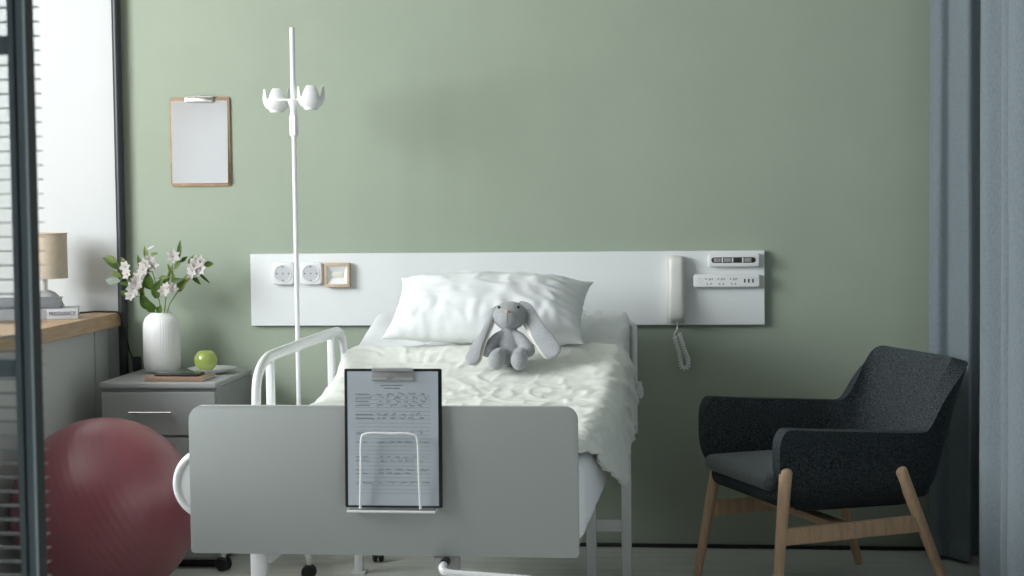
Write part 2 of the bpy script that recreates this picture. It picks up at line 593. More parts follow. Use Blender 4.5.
def flower_bm(p, face, R=.02):
    """Six petals, opening towards face."""
    f = Vector(face).normalized()
    a = Vector((0, 0, 1)) if abs(f.z) < .9 else Vector((1, 0, 0))
    e1 = f.cross(a).normalized()
    e2 = f.cross(e1)
    b = bmesh.new()
    ph = random.random() * 2
    for k in range(6):
        t = ph + k * pi / 3
        rad = e1 * cos(t) + e2 * sin(t)
        d = (rad * 1.0 + f * random.uniform(.25, .7))
        leaf_bm(Vector(p) + rad * .002, d, R * random.uniform(.9, 1.15), R * (.85 if k % 2 else .68), up=f, bm=b, curl=.2)
    return b

mouth = Vector((vx, vy, vz + H))
def W_(dx, dz, dy=0.):
    """Point at offset (right, up) in metres from the vase mouth."""
    return mouth + Vector((dx * (1.15 if dz > 0 else 1), dy, dz))

branches = [
 # label, stem points (dx,dy,dz), flowers [(dx,dy,dz,R)], leaves [(dx,dy,dz, dirx,diry,dirz, L, W, mat)]
 ('flower branch leaning far left with long leaves reaching past the corner pipe',
  [(.015, 0, -.17), (-.012, -.004, 0), (-.045, -.01, .05), (-.085, -.015, .10), (-.11, -.02, .125)],
  [(-.098, -.035, .160, .022), (-.088, -.05, .135, .018)],
  [(-.110, -.02, .150, -.9, -.1, .55, .085, .026, 'leaf'), (-.115, -.02, .125, -.85, -.2, .45, .05, .018, 'leaf_light'), (-.12, -.02, .11, -1, -.1, .12, .055, .026, 'leaf_pale'),
   (-.135, -.02, .105, -1, 0, .05, .032, .02, 'leaf_pale'), (-.10, -.02, .165, -.55, 0, .8, .035, .016, 'leaf_light'), (-.09, -.015, .10, -.9, -.2, .1, .04, .016, 'leaf'), (-.125, -.03, .175, -.8, 0, .5, .05, .022, 'leaf_light')]),
 ('flower branch with the lowest white cluster on the left side of the vase',
  [(.01, .01, -.17), (-.01, -.006, 0), (-.035, -.02, .04), (-.06, -.03, .075), (-.072, -.035, .10)],
  [(-.072, -.05, .085, .024), (-.078, -.055, .062, .02), (-.062, -.05, .105, .022), (-.058, -.045, .125, .018), (-.045, -.04, .140, .018)],
  [(-.085, -.035, .062, -.8, -.2, .35, .036, .026, 'leaf'), (-.045, -.03, .055, -.2, -.3, .9, .05, .02, 'leaf_light'), (-.08, -.03, .11, -.3, 0, .95, .045, .014, 'leaf'), (-.05, -.03, .07, .2, -.2, .9, .045, .014, 'leaf_light')]),
 ('upright flower branch with big dark leaves in the middle of the vase',
  [(0, .01, -.17), (0, -.005, 0), (-.004, -.02, .06), (-.012, -.025, .12), (-.03, -.025, .185)],
  [(-.032, -.045, .168, .022), (-.040, -.05, .15, .02), (-.022, -.04, .185, .018), (-.012, -.04, .165, .02)],
  [(-.010, -.03, .05, .40, -.3, 1, .075, .042, 'leaf'), (-.025, -.03, .08, -.05, -.3, 1, .062, .04, 'leaf'), (-.03, -.03, .012, -.35, -.25, .8, .062, .036, 'leaf'),
   (-.012, -.03, .002, -.6, -.3, .75, .055, .03, 'leaf'), (.0, -.03, 0, .35, -.3, .8, .03, .024, 'leaf'), (-.03, -.02, .14, -.1, 0, 1, .05, .018, 'leaf'), (-.05, -.02, .15, -.35, 0, 1, .055, .018, 'leaf'),
   (-.033, -.03, .185, -.15, 0, 1, .05, .016, 'leaf_light'), (-.022, -.03, .20, .9, -.2, .25, .03, .014, 'leaf_light'), (-.03, -.03, .22, .8, 0, .5, .03, .008, 'petal'), (0, -.02, .12, .9, -.2, .1, .04, .016, 'leaf_light'),
   (.012, -.03, .105, .8, 0, .3, .03, .012, 'leaf')]),
 ('flower branch rising right of centre with one round open blossom',
  [(-.005, .015, -.17), (.012, .0, 0), (.02, -.01, .06), (.032, -.015, .125), (.048, -.02, .18)],
  [(.052, -.04, .195, .023), (.035, -.05, .085, .023), (.022, -.05, .075, .018), (.052, -.055, .088, .018)],
  [(.028, -.02, .105, .3, -.1, 1, .065, .014, 'leaf'), (.035, -.02, .10, .8, -.3, .3, .055, .024, 'leaf'), (.065, -.02, .19, .05, 0, 1, .062, .017, 'leaf'), (.07, -.02, .175, .55, 0, .5, .03, .015, 'leaf'),
   (.05, -.02, .15, .4, -.1, .55, .045, .018, 'leaf_light'), (.045, -.02, .135, -.3, -.1, .6, .04, .016, 'leaf_light'), (.028, -.02, .11, -.6, 0, .3, .03, .012, 'leaf')]),
 ('flower branch leaning right with the rightmost white cluster',
  [(-.01, .02, -.17), (.02, .004, 0), (.05, -.004, .065), (.085, -.01, .12), (.115, -.015, .155)],
  [(.118, -.035, .165, .025), (.135, -.035, .150, .024), (.11, -.04, .145, .02), (.128, -.03, .18, .02), (.105, -.03, .13, .016)],
  [(.055, -.008, .07, .55, -.3, .8, .075, .03, 'leaf_light'), (.075, -.01, .10, .5, -.3, .55, .06, .022, 'leaf_light'), (.10, -.01, .13, .45, 0, -.5, .045, .017, 'leaf'), (.125, -.015, .135, .65, 0, -.6, .05, .01, 'leaf'),
   (.14, -.015, .165, .95, 0, .1, .035, .022, 'leaf_light'), (.09, -.01, .165, .4, 0, .75, .04, .014, 'leaf_light'), (.05, -.01, .085, -.1, -.3, .9, .055, .022, 'leaf_light'), (.11, -.015, .15, .3, 0, 1, .05, .014, 'leaf_light')]),
]
for lab, stem, fl, lv in branches:
    t = thing('flower_branch', lab, 'flower', W_(stem[1][0], stem[1][2], stem[1][1]), group='flower branches in the white vase')
    sp = smooth_path([W_(p[0], p[2], p[1]) for p in stem], 6)
    s = tube(sp, [.0028 - .0016 * i / len(sp) for i in range(len(sp))], 7)
    for f in fl:
        e = W_(f[0], f[2], f[1])
        j = min(sp, key=lambda q: (q - e).length + max(0, (q.z - e.z) * 3))
        if (j - e).length > .004:
            tube([j, (j + e) / 2 + Vector((0, 0, -.003)), e], .0011, 6, bm=s)
    for l in lv:
        e = W_(l[0], l[2], l[1])
        j = min(sp, key=lambda q: (q - e).length)
        if (j - e).length > .002:
            tube([j, e], .0009, 5, bm=s)
    obj('stem', s, M['stem'], t)
    for l in lv:
        obj('leaf', leaf_bm(W_(l[0], l[2], l[1]), l[3:6], l[6], l[7]), M[l[8]], t)
    for f in fl:
        e = W_(f[0], f[2], f[1])
        fo = obj('blossom', flower_bm(e, (random.uniform(-.5, .5), -1, random.uniform(0, .5)), f[3] * 1.02), M['petal'], t)
        obj('flower_heart', ellipsoid(e + Vector((0, -.004, .001)), (.0025, .0025, .0025), 8), M['stamen'], fo)

# notebook, phone, plate, apple
def rotbox(cx, cy, w, d, z0, z1, ang, bev, seg=2):
    b = box(-w / 2, -d / 2, z0, w / 2, d / 2, z1, bev=bev, seg=seg)
    bmesh.ops.rotate(b, cent=(0, 0, 0), matrix=Matrix.Rotation(ang, 3, 'Z'), verts=b.verts)
    bmesh.ops.translate(b, vec=(cx, cy, 0), verts=b.verts)
    return b
bz = nz_ + .0006
na = radians(-2)
t = thing('notebook', 'brown covered notebook lying on the nightstand under the black phone', 'notebook', (-.150, -.385, bz))
b = rotbox(-.150, -.385, .205, .145, bz, bz + .002, na, .0006)
merge(b, rotbox(-.150, -.385, .205, .145, bz + .012, bz + .014, na, .0006))
merge(b, rotbox(-.150, -.456, .205, .004, bz, bz + .014, na, .0008))
obj('cover', b, M['leather'], t)
obj('pages', rotbox(-.151, -.384, .199, .138, bz + .002, bz + .012, na, .0), M['pages'], t, smooth=False)
t = thing('mobile_phone', 'black mobile phone lying flat on the brown notebook', 'phone', (-.150, -.395, bz + .0145))
obj('case', rotbox(-.150, -.395, .152, .075, bz + .0145, bz + .0235, radians(-4), .0035, 3), M['black_plastic'], t)
obj('screen', rotbox(-.150, -.395, .144, .068, bz + .0232, bz + .0241, radians(-4), .0003, 1), M['glassblack'], t)
px_, py_ = -.098, -.185
t = thing('plate', 'white china plate on the back right of the nightstand under the green apple', 'plate', (px_, py_, bz))
obj('dish', lathe([(0, 0), (.045, 0), (.05, .003), (.082, .016), (.085, .019), (.082, .019), (.05, .007), (.03, .005), (0, .005)], (px_, py_, bz), 48), M['china'], t)
ax_, ay_ = -.116, -.200
t = thing('apple', 'round shiny green apple resting on the white plate', 'apple', (ax_, ay_, bz + .0066))
pr = []
for i in range(25):
    th = -pi / 2 + pi * i / 24
    r = .0405 * cos(th) ** .92 if cos(th) > 1e-6 else 0
    zz = .0395 + .0385 * sin(th)
    if i > 19:
        zz -= .006 * ((i - 19) / 5) ** 2
    if i < 3:
        zz += .003 * (1 - i / 3)
    pr.append((max(r, 0) if 0 < i < 24 else 0, zz))
obj('fruit', lathe(pr, (ax_, ay_, bz + .0066), 36), M['apple'], t)
obj('stalk', tube([(ax_, ay_, bz + .076), (ax_ + .001, ay_ + .002, bz + .082), (ax_ + .004, ay_ + .005, bz + .089)], .0012, 6), M['stem_brown'], t)

# exercise ball
R_ = .283
bxc, byc = -.222, -.95
t = thing('exercise_ball', 'big pink exercise ball on the floor in front of the nightstand', 'ball', (bxc, byc, 0))
bb = bmesh.new()
bmesh.ops.create_uvsphere(bb, u_segments=96, v_segments=64, radius=R_)
bo = obj('ball', bb, M['ball'], t, world=False, angle=180)
bo.location = (0, 0, R_)

# ------------------------------------------------------------------ clipboard hanging on the green wall
t = thing('clipboard', 'brown wooden clipboard hanging on the green wall with a blank white sheet', 'clipboard', (-.175, -.004, 1.27))
obj('backing_board', prism(rrect(-.287, 1.272, -.068, 1.587, .012), -.002, -.0075, bev=.0008), M['wood_board'], t)
def clip(x0, x1, z0, z1, y, parent, m):
    b = prism(rrect(x0, z0, x1, z1, .004), y, y - .0025, bev=.0006)
    tube([(x0 + .002, y - .006, z1 - .002), (x1 - .002, y - .006, z1 - .002)], .0042, 12, bm=b)
    tube([(x0 + .004, y - .004, z0 + .002), (x1 - .004, y - .004, z0 + .002)], .0026, 10, bm=b)
    rod(((x0 + x1) / 2, y - .001, z1 + .002), ((x0 + x1) / 2, y - .006, z1 + .002), .004, seg=12, bm=b)
    return obj('clip', b, m, parent)
clip(-.228, -.124, 1.569, 1.589, -.0105, t, M['chrome'])
b = bmesh.new()
rows = []
for j in range(15):
    v = j / 14
    row = []
    for i in range(11):
        u = i / 10
        x = -.281 + .205 * u
        zz = 1.574 - .291 * v
        yy = -.0082 - .010 * (v ** 2) * (u ** 1.5)
        row.append(b.verts.new((x, yy, zz)))
    rows.append(row)
for A, B in zip(rows, rows[1:]):
    for i in range(10):
        b.faces.new((A[i], A[i + 1], B[i + 1], B[i]))
bmesh.ops.solidify(b, geom=b.faces[:], thickness=.0004)
single('paper_sheet', b, M['paper'], 'blank white paper sheet clipped to the brown board on the wall', 'paper', (-.18, -.01, 1.42))

# ------------------------------------------------------------------ bed head panel and its fittings
PF = -.022     # front face of the panel
single('wall_panel', box(0, PF, .777, 1.8, -.0005, 1.031, bev=.0015), M['panel'],
       'long white panel fixed to the green wall behind the bed', 'panel', (.9, -.01, .777), smooth=False)
def socket(cx, cz, lab):
    t = thing('power_socket', lab, 'socket', (cx, PF, cz), group='round sockets on the white panel')
    s = .0395
    b = prism(rrect(cx - s, cz - s, cx + s, cz + s, .013), PF - .0002, PF - .019, bev=.004, seg=3)
    obj('cover_plate', b, M['plastic'], t)
    # ring rim and recessed round face
    obj('rim', tube([(cx + .0305 * cos(a * pi / 20), PF - .0195, cz + .0305 * sin(a * pi / 20)) for a in range(40)], .0022, 8, closed=True), M['plastic'], t)
    f = lathe([(0, 0), (.029, 0), (.029, .0008), (0, .0008)], (0, 0, 0), 36)
    bmesh.ops.rotate(f, cent=(0, 0, 0), matrix=Matrix.Rotation(radians(90), 3, 'X'), verts=f.verts)
    bmesh.ops.translate(f, vec=(cx, PF - .0186, cz), verts=f.verts)
    obj('socket_face', f, M['socket_face'], t, label='grey round face')
    for dx, dz in ((-.021, 0), (.021, 0), (0, .024), (0, -.024), (0, 0)):
        b = box(cx + dx - .0022, PF - .0203, cz + dz - .0022, cx + dx + .0022, PF - .0190, cz + dz + .0022, bev=.0004)
        obj('contact_hole', b, M['slot'], t)
socket(.122, .962, 'white round-faced socket on the panel, left of the drip stand pole')
socket(.222, .962, 'white round-faced socket on the panel beside the wood-framed switch')
sx, sz = .317, .956
t = thing('light_switch', 'pale wood framed light switch on the white panel', 'switch', (sx, PF, sz))
b = bmesh.new()
fw_, fh_ = .0445, .0425
for (x0, z0, x1, z1) in ((-fw_, -fh_, fw_, -fh_ + .011), (-fw_, fh_ - .011, fw_, fh_), (-fw_, -fh_ + .011, -fw_ + .009, fh_ - .011), (fw_ - .009, -fh_ + .011, fw_, fh_ - .011)):
    box(sx + x0, PF - .026, sz + z0, sx + x1, PF - .0004, sz + z1, bev=.0015, bm=b)
obj('frame', b, M['switch_wood'], t)
# recessed dished plate
b = bmesh.new()
o_ = [(-.036, -.032), (.036, -.032), (.036, .032), (-.036, .032)]
i_ = [(-.023, -.010), (.023, -.010), (.023, .010), (-.023, .010)]
A = [b.verts.new((sx + x, PF - .0225, sz + z)) for x, z in o_]
B = [b.verts.new((sx + x, PF - .010, sz + z)) for x, z in i_]
for k in range(4):
    b.faces.new((A[k], A[(k + 1) % 4], B[(k + 1) % 4], B[k]))
b.faces.new(B)
obj('dished_plate', b, M['plastic'], t, smooth=False, label='white plate')
obj('rocker', box(sx - .021, PF - .0125, sz - .008, sx + .021, PF - .0095, sz + .008, bev=.001), M['switch_mark'], t, label='cream rocker')

# handset phone
t = thing('wall_phone', 'ivory handset phone hung upright on the white panel with curled cord', 'phone', (1.50, PF, .79))
obj('cradle', prism(rrect(1.466, .786, 1.534, 1.012, .009), PF - .0004, PF - .018, bev=.003, seg=2), M['cream_plastic'], t)
b = bmesh.new()
rings = []
prof = [(.0, .788, .010, .006), (.004, .790, .018, .014), (.10, .797, .0245, .026), (.15, .81, .0272, .031), (.25, .83, .0275, .033), (.5, .9, .0255, .026), (.75, .97, .0250, .029), (.92, 1.003, .0245, .029), (.99, 1.013, .021, .018), (1, 1.016, .014, .008)]
for _, z, hw, dp in prof:
    ring = []
    yc = PF - .016
    for k in range(20):
        a = 2 * pi * k / 20
        c_, s_ = cos(a), sin(a)
        x = 1.501 + hw * (abs(c_) ** .62) * (1 if c_ >= 0 else -1)
        y = yc - dp / 2 - dp / 2 * (abs(s_) ** .62) * (1 if s_ >= 0 else -1)
        ring.append(b.verts.new((x, y, z)))
    rings.append(ring)
for A, B in zip(rings, rings[1:]):
    for k in range(20):
        b.faces.new((A[k], A[(k + 1) % 20], B[(k + 1) % 20], B[k]))
b.faces.new(rings[0])
b.faces.new(rings[-1])
obj('handset', b, M['cream_plastic'], t, angle=60)
# coil cord: short straight lead then a doubled coil loop
cy = PF - .022
lead = smooth_path([(1.502, cy - .01, .792), (1.503, cy, .775), (1.500, cy, .760), (1.493, cy + .002, .750), (1.492, cy + .004, .738)], 6)
axis = smooth_path([(1.493, cy, .738), (1.499, cy, .715), (1.506, cy, .69), (1.511, cy, .668), (1.513, cy, .648), (1.518, cy, .632), (1.529, cy, .628), (1.539, cy, .640), (1.538, cy, .662), (1.528, cy - .006, .688), (1.521, cy - .010, .713), (1.514, cy - .010, .738), (1.509, cy - .008, .75)], 14)
coil = []
L = 0
for i, p in enumerate(axis):
    tt = (axis[min(i + 1, len(axis) - 1)] - axis[max(i - 1, 0)]).normalized()
    if i:
        L += (axis[i] - axis[i - 1]).length
    n1 = tt.cross(Vector((0, 1, 0))).normalized()
    n2 = tt.cross(n1)
dense = []
for i in range(len(axis) - 1):
    for k in range(5):
        dense.append(axis[i].lerp(axis[i + 1], k / 5))
s_ = 0
for i, p in enumerate(dense):
    tt = (dense[min(i + 1, len(dense) - 1)] - dense[max(i - 1, 0)]).normalized()
    if i:
        s_ += (dense[i] - dense[i - 1]).length
    n1 = tt.cross(Vector((0, 1, 0))).normalized()
    n2 = tt.cross(n1)
    a = 2 * pi * s_ / .0088
    coil.append(p + .0062 * (cos(a) * n1 + sin(a) * n2))
b = tube(lead, .0023, 8)
tube(coil, .0026, 6, bm=b)
obj('coiled_cord', b, M['plastic'], t)

# nurse call unit
t = thing('control_unit', 'small white rounded unit with a dark strip window at the panel top right', 'switch unit', (1.695, PF, .978))
b = prism(rrect(1.608, .976, 1.785, 1.022, .010), PF - .0004, PF - .024, bev=.006, seg=3)
obj('housing', b, M['plastic'], t)
obj('dark_window', prism(rrect(1.620, .9905, 1.770, 1.0095, .0092), PF - .0238, PF - .0250, bev=.0004), M['display'], t, label='dark strip window')
for k in range(4):
    x0 = 1.6285 + k * .0345
    bt = box(x0, PF - .0275, .9935, x0 + .0235, PF - .0245, 1.0065, bev=.0012)
    obj('button', bt, M['grey_metal'] if k in (0, 1, 3) else M['display'], t)
    if k < 3:
        obj('divider', box(x0 + .0265, PF - .0285, .992, x0 + .0315, PF - .0245, 1.008, bev=.001), M['plastic'], t)
obj('indicator', ellipsoid((1.6395, PF - .0276, 1.0015), (.0028, .001, .0028), 10), M['red_led'], t, label='small red dot')

# power strip
t = thing('power_strip', 'long white power strip with three sockets and USB ports below the small unit', 'power strip', (1.67, PF, .905))
b = prism(rrect(1.558, .906, 1.785, .951, .009), PF - .0004, PF - .024, bev=.006, seg=3)
obj('housing', b, M['plastic'], t)
ring = tube([(1.582 + .0085 * cos(a * pi / 12), PF - .0242, .931 + .0085 * sin(a * pi / 12)) for a in range(24)], .0007, 6, closed=True)
box(1.577, PF - .0248, .9195, 1.587, PF - .0238, .9205, bm=ring)
obj('power_button', ring, M['socket_face'], t)
for k in range(3):
    cx = 1.6115 + k * .0415
    b = bmesh.new()
    for dx, dz, w, h in ((-.010, .0072, .0052, .003), (.0005, .0062, .002, .007), (.0055, .0062, .002, .007), (.0115, .0072, .004, .003)):
        box(cx + dx - w / 2, PF - .0246, .9285 + dz - h / 2, cx + dx + w / 2, PF - .0238, .9285 + dz + h / 2, bm=b)
    for dx, rot in ((-.0058, -.6), (.0068, .6)):
        q = box(-.0012, -.0004, -.0035, .0012, .0004, .0035)
        bmesh.ops.rotate(q, cent=(0, 0, 0), matrix=Matrix.Rotation(rot, 3, 'Y'), verts=q.verts)
        bmesh.ops.translate(q, vec=(cx + dx, PF - .0242, .9285 - .0095), verts=q.verts)
        merge(b, q)
    obj('socket_slots', b, M['slot'], t, smooth=False)
for k in range(3):
    cx = 1.7325 + k * .0140
    obj('usb_port', box(cx - .0024, PF - .0247, .923, cx + .0024, PF - .0238, .9355), M['black_plastic'], t, smooth=False)

# ------------------------------------------------------------------ drip stand
ix, iy = .258, -.40
t = thing('drip_stand', 'tall white drip stand with two claw cups at the left of the bed', 'drip stand', (ix, iy, 0))
obj('pole', rod((ix, iy, .10), (ix, iy, 1.50), .0078, seg=18), M['steel_white'], t)
obj('inner_pole', rod((ix, iy, 1.48), (ix, iy, 1.789), .0088, seg=16), M['steel_white'], t)
b = lathe([(0, 0), (.0108, 0), (.0122, .004), (.0122, .070), (.011, .076), (.0095, .086), (0, .086)], (ix, iy, 1.432), 20)
for k in range(6):
    a = k * pi / 3
    rod((ix + .0122 * cos(a), iy + .0122 * sin(a), 1.436), (ix + .0122 * cos(a), iy + .0122 * sin(a), 1.500), .0024, seg=8, bm=b)
obj('collar', b, M['plastic'], t)
b = lathe([(0, 0), (.011, 0), (.012, .012), (.020, .030), (.020, .036), (0, .036)], (ix, iy, 1.518), 20)
box(ix - .052, iy - .016, 1.549, ix + .045, iy - .006, 1.556, bev=.002, bm=b)
hub = obj('cross_arm', b, M['plastic'], t)
def claw(cx, cy, cz, ph):
    b = bmesh.new()
    seg = 64
    prof_r = [.0, .021, .0225, .0225, .034, .0415, .0435, .0430, .041, .038]
    rows = []
    for i, (r, zf) in enumerate([(.0, 0), (.0235, 0), (.024, .004), (.0245, .005), (.037, .014), (.043, .027), (.046, .038), (.046, .050), (.0445, .062), (.043, .076)]):
        if r == 0:
            rows.append([b.verts.new((cx, cy, cz))])
            continue
        row = []
        for k in range(seg):
            a = 2 * pi * k / seg
            c = abs(cos(2 * (a - ph)))
            top = .040 + .036 * min(1, max(0, (c - .2) / .6)) ** .8
            zz = min(zf, top)
            rr = r if zf <= top else max(.036, .0425 - .0004 * (zz - .03) * 1000 * .1)
            row.append(b.verts.new((cx + rr * cos(a), cy + rr * sin(a), cz + zz)))
        rows.append(row)
    for A, B in zip(rows, rows[1:]):
        for k in range(seg):
            if len(A) == 1:
                b.faces.new((A[0], B[k], B[(k + 1) % seg]))
            else:
                b.faces.new((A[k], A[(k + 1) % seg], B[(k + 1) % seg], B[k]))
    bmesh.ops.remove_doubles(b, verts=b.verts, dist=.0003)
    bmesh.ops.solidify(b, geom=b.faces[:], thickness=.0022)
    return b
obj('claw_cup', claw(ix - .066, iy + .038, 1.515, .25), M['plastic'], t, angle=60)
obj('claw_cup', claw(ix + .064, iy - .018, 1.520, .18), M['plastic'], t, angle=60)
obj('base_hub', lathe([(0, 0), (.03, 0), (.034, .01), (.034, .04), (.024, .055), (.016, .075), (0, .075)], (ix, iy, .055), 24), M['steel_white'], t)
for k, ang in enumerate((200, 20, 110, 290)):
    a = radians(ang)
    L = .258 if ang != 290 else .21
    ex, ey = ix + L * cos(a), iy + L * sin(a)
    lg = obj('leg', tube([(ix + .02 * cos(a), iy + .02 * sin(a), .088), (ix + L * .6 * cos(a), iy + L * .6 * sin(a), .078), (ex, ey, .066)], [.014, .012, .011], 12), M['steel_white'], t)
    obj('caster_stem', rod((ex, ey, .044), (ex, ey, .07), .008, seg=12), M['plastic'], lg)
    c = bmesh.new()
    for s in (-1, 1):
        w = lathe([(0, -.007), (.020, -.007), (.0235, -.004), (.0235, .004), (.020, .007), (0, .007)], (0, 0, 0), 24)
        bmesh.ops.rotate(w, cent=(0, 0, 0), matrix=Matrix.Rotation(radians(90), 3, 'Y'), verts=w.verts)
        bmesh.ops.rotate(w, cent=(0, 0, 0), matrix=Matrix.Rotation(radians((70, 20, 60, 95)[k]), 3, 'Z'), verts=w.verts)
        off = Matrix.Rotation(radians((70, 20, 60, 95)[k]), 3, 'Z') @ Vector((s * .0105, 0, 0))
        bmesh.ops.translate(w, vec=(ex + off.x, ey + off.y, .0238), verts=w.verts)
        merge(c, w)
    ellipsoid((ex, ey, .036), (.012, .012, .012), 12, bm=c)
    obj('caster', c, M['black_rubber'], lg, label='black twin-wheel caster')

# ------------------------------------------------------------------ bed
BX0, BX1 = .465, 1.345
def deck(y):
    """Height of the mattress upper side along the bed, raised at the head."""
    base = .612
    k = max(0., (y + 1.02) / .9)
    sm = k if k > .2 else (k + .2) ** 2 / .8 if k > -.2 else 0
    if y > -1.02 + .18:
        sm = (y + 1.02) / .9
    elif y > -1.02 - .18:
        q = (y + 1.02 + .18) / .36
        sm = q * q * .2
    else:
        sm = 0
    return base + .225 * sm

t = bed = thing('hospital_bed', 'white hospital bed with grey footboard and raised left side rail', 'bed', (.88, -1.1, 0))
FY = -2.10
b = prism(rrect(.400, .388, 1.335, .744, .034, n=8, corners=(.25, .25, 1, 1)), FY, FY + .022, bev=.0001)
bmesh.ops.bevel(b, geom=[e for e in b.edges if abs(e.verts[0].co.y - e.verts[1].co.y) < 1e-6 and len(e.link_faces) == 2 and e.calc_face_angle(0) > 1.], offset=.005, segments=3, profile=.5, affect='EDGES')
fb = obj('footboard', b, M['board'], t, angle=30)
# chart holder: bent wire loop on the footboard front
lp = smooth_path([(.822, FY - .030, .505), (.826, FY - .034, .60), (.828, FY - .034, .665), (.840, FY - .034, .683), (.90, FY - .034, .684), (.948, FY - .034, .683), (.962, FY - .034, .668), (.964, FY - .034, .60), (.966, FY - .030, .505)], 8)
b = tube(lp, .0032, 10)
tube([(.79, FY - .006, .500), (.79, FY - .030, .498), (1.0, FY - .030, .498), (1.0, FY - .006, .500)], .0032, 10, bm=b)
obj('chart_holder', b, M['steel_white'], t, label='white bent-wire chart holder')
# left side rail
RX = .382
rp = [(RX, -1.415, .40), (RX, -1.413, .55), (RX, -1.408, .665), (RX, -1.395, .7265), (RX, -1.355, .760), (RX, -1.29, .778), (RX, -1.20, .783), (RX, -.80, .784), (RX, -.42, .783), (RX, -.345, .779), (RX, -.285, .760), (RX, -.255, .72), (RX, -.245, .67), (RX, -.243, .40)]
sr = obj('side_rail', tube(smooth_path(rp, 6), .0170, 16, flat=.75), M['steel_white'], t, angle=60)
for y in (-1.245, -.80, -.45):
    if y == -.80:
        continue
    obj('rail_post', box(RX - .010, y - .016, .40, RX + .010, y + .016, .780, bev=.003), M['steel_white'], sr)
obj('lower_bar', rod((RX, -1.415, .41), (RX, -.243, .41), .014, seg=12), M['steel_white'], sr)
# lowered right rail: only its head-end upright stands beside the mattress
rp = [(1.362, -.15, .42), (1.362, -.15, .60), (1.362, -.15, .765), (1.360, -.15, .782), (1.352, -.15, .791), (1.345, -.15, .792)]
ru = obj('rail_upright', tube(smooth_path(rp, 6), .009, 14), M['steel_white'], t, angle=60)
b = box(1.362, -.205, .545, 1.392, -.16, .565, bev=.004)
rod((1.378, -.205, .60), (1.378, -.205, .545), .010, seg=12, bm=b)
rod((1.378, -.225, .572), (1.378, -.18, .572), .014, seg=14, bm=b)
obj('clamp_knob', b, M['plastic'], ru)
# mattress base
obj('side_bar', box(.49, -2.0, .392, .52, -.12, .410, bev=.004), M['steel_white'], t)
obj('side_bar', box(1.28, -2.0, .392, 1.31, -.12, .410, bev=.004), M['steel_white'], t)
b = bmesh.new()
prev = None
for i in range(31):
    y = -2.05 + 1.93 * i / 30
    z = deck(y) - .206
    cur = [b.verts.new((x, y, zz)) for x, zz in ((.48, z), (1.325, z), (1.325, z - .015), (.48, z - .015))]
    if prev:
        for k in range(4):
            b.faces.new((prev[k], prev[(k + 1) % 4], cur[(k + 1) % 4], cur[k]))
    else:
        b.faces.new(cur)
    prev = cur
b.faces.new(prev)
obj('mattress_platform', b, M['grey_metal'], t, smooth=False)
obj('cross_bar', box(.52, -2.05, .392, 1.28, -2.02, .408, bev=.003), M['steel_white'], t)
obj('cross_bar', box(.455, -.52, .355, 1.34, -.48, .388, bev=.003), M['steel_white'], t)
# legs
obj('leg', box(.508, -1.965, 0, .549, -1.93, .395, bev=.004), M['steel_white'], t)
l2 = obj('leg', box(.460, -.512, 0, .488, -.480, .36, bev=.004), M['steel_white'], t)
obj('foot_pad', box(.450, -.525, 0, .498, -.467, .010, bev=.003), M['plastic'], l2)
l3 = obj('leg', box(1.222, -.515, 0, 1.254, -.485, .36, bev=.004), M['steel_white'], t)
obj('leg', box(1.335, -.515, 0, 1.367, -.485, .55, bev=.004), M['steel_white'], t)
obj('leg_brace', box(1.254, -.512, .149, 1.335, -.488, .188, bev=.003), M['steel_white'], t)
obj('leg_brace', box(.535, -1.955, .335, .56, -.50, .365, bev=.003), M['steel_white'], t)
# crank below the footboard
ck = obj('crank_bracket', box(.991, FY + .004, .345, 1.052, FY + .020, .388, bev=.003), M['grey_metal'], t, label='grey crank bracket under the footboard')
obj('crank', tube(smooth_path([(1.020, FY + .01, .376), (1.020, FY - .03, .374), (1.019, FY - .048, .371), (1.026, FY - .058, .363), (1.05, FY - .06, .359), (1.10, FY - .06, .356), (1.165, FY - .06, .352), (1.23, FY - .06, .348)], 6), .0095, 12), M['steel_white'], ck, label='white crank handle')
obj('crank_pin', rod((1.020, FY + .0, .376), (1.020, FY - .035, .376), .011, seg=14), M['black_plastic'], ck)
# round white bumper at the left of the footboard
b = bmesh.new()
cxb, czb = .428, .546
yb = FY + .06
rim = tube([(cxb + (.078) * cos(a * pi / 24), yb, czb + .078 * sin(a * pi / 24)) for a in range(48)], .011, 12, closed=True)
bu = obj('side_bumper', rim, M['steel_white'], t, label='round white bumper at the foot corner')
f = lathe([(0, -.012), (.05, -.012), (.072, -.006), (.076, 0), (.072, .006), (0, .010)], (0, 0, 0), 40)
bmesh.ops.rotate(f, cent=(0, 0, 0), matrix=Matrix.Rotation(radians(90), 3, 'X'), verts=f.verts)
bmesh.ops.translate(f, vec=(cxb, yb, czb), verts=f.verts)
obj('bumper_disc', f, M['plastic'], bu)
obj('bumper_arm', rod((cxb, yb, czb - .06), (cxb + .07, yb + .03, .405), .012, seg=12), M['steel_white'], bu)

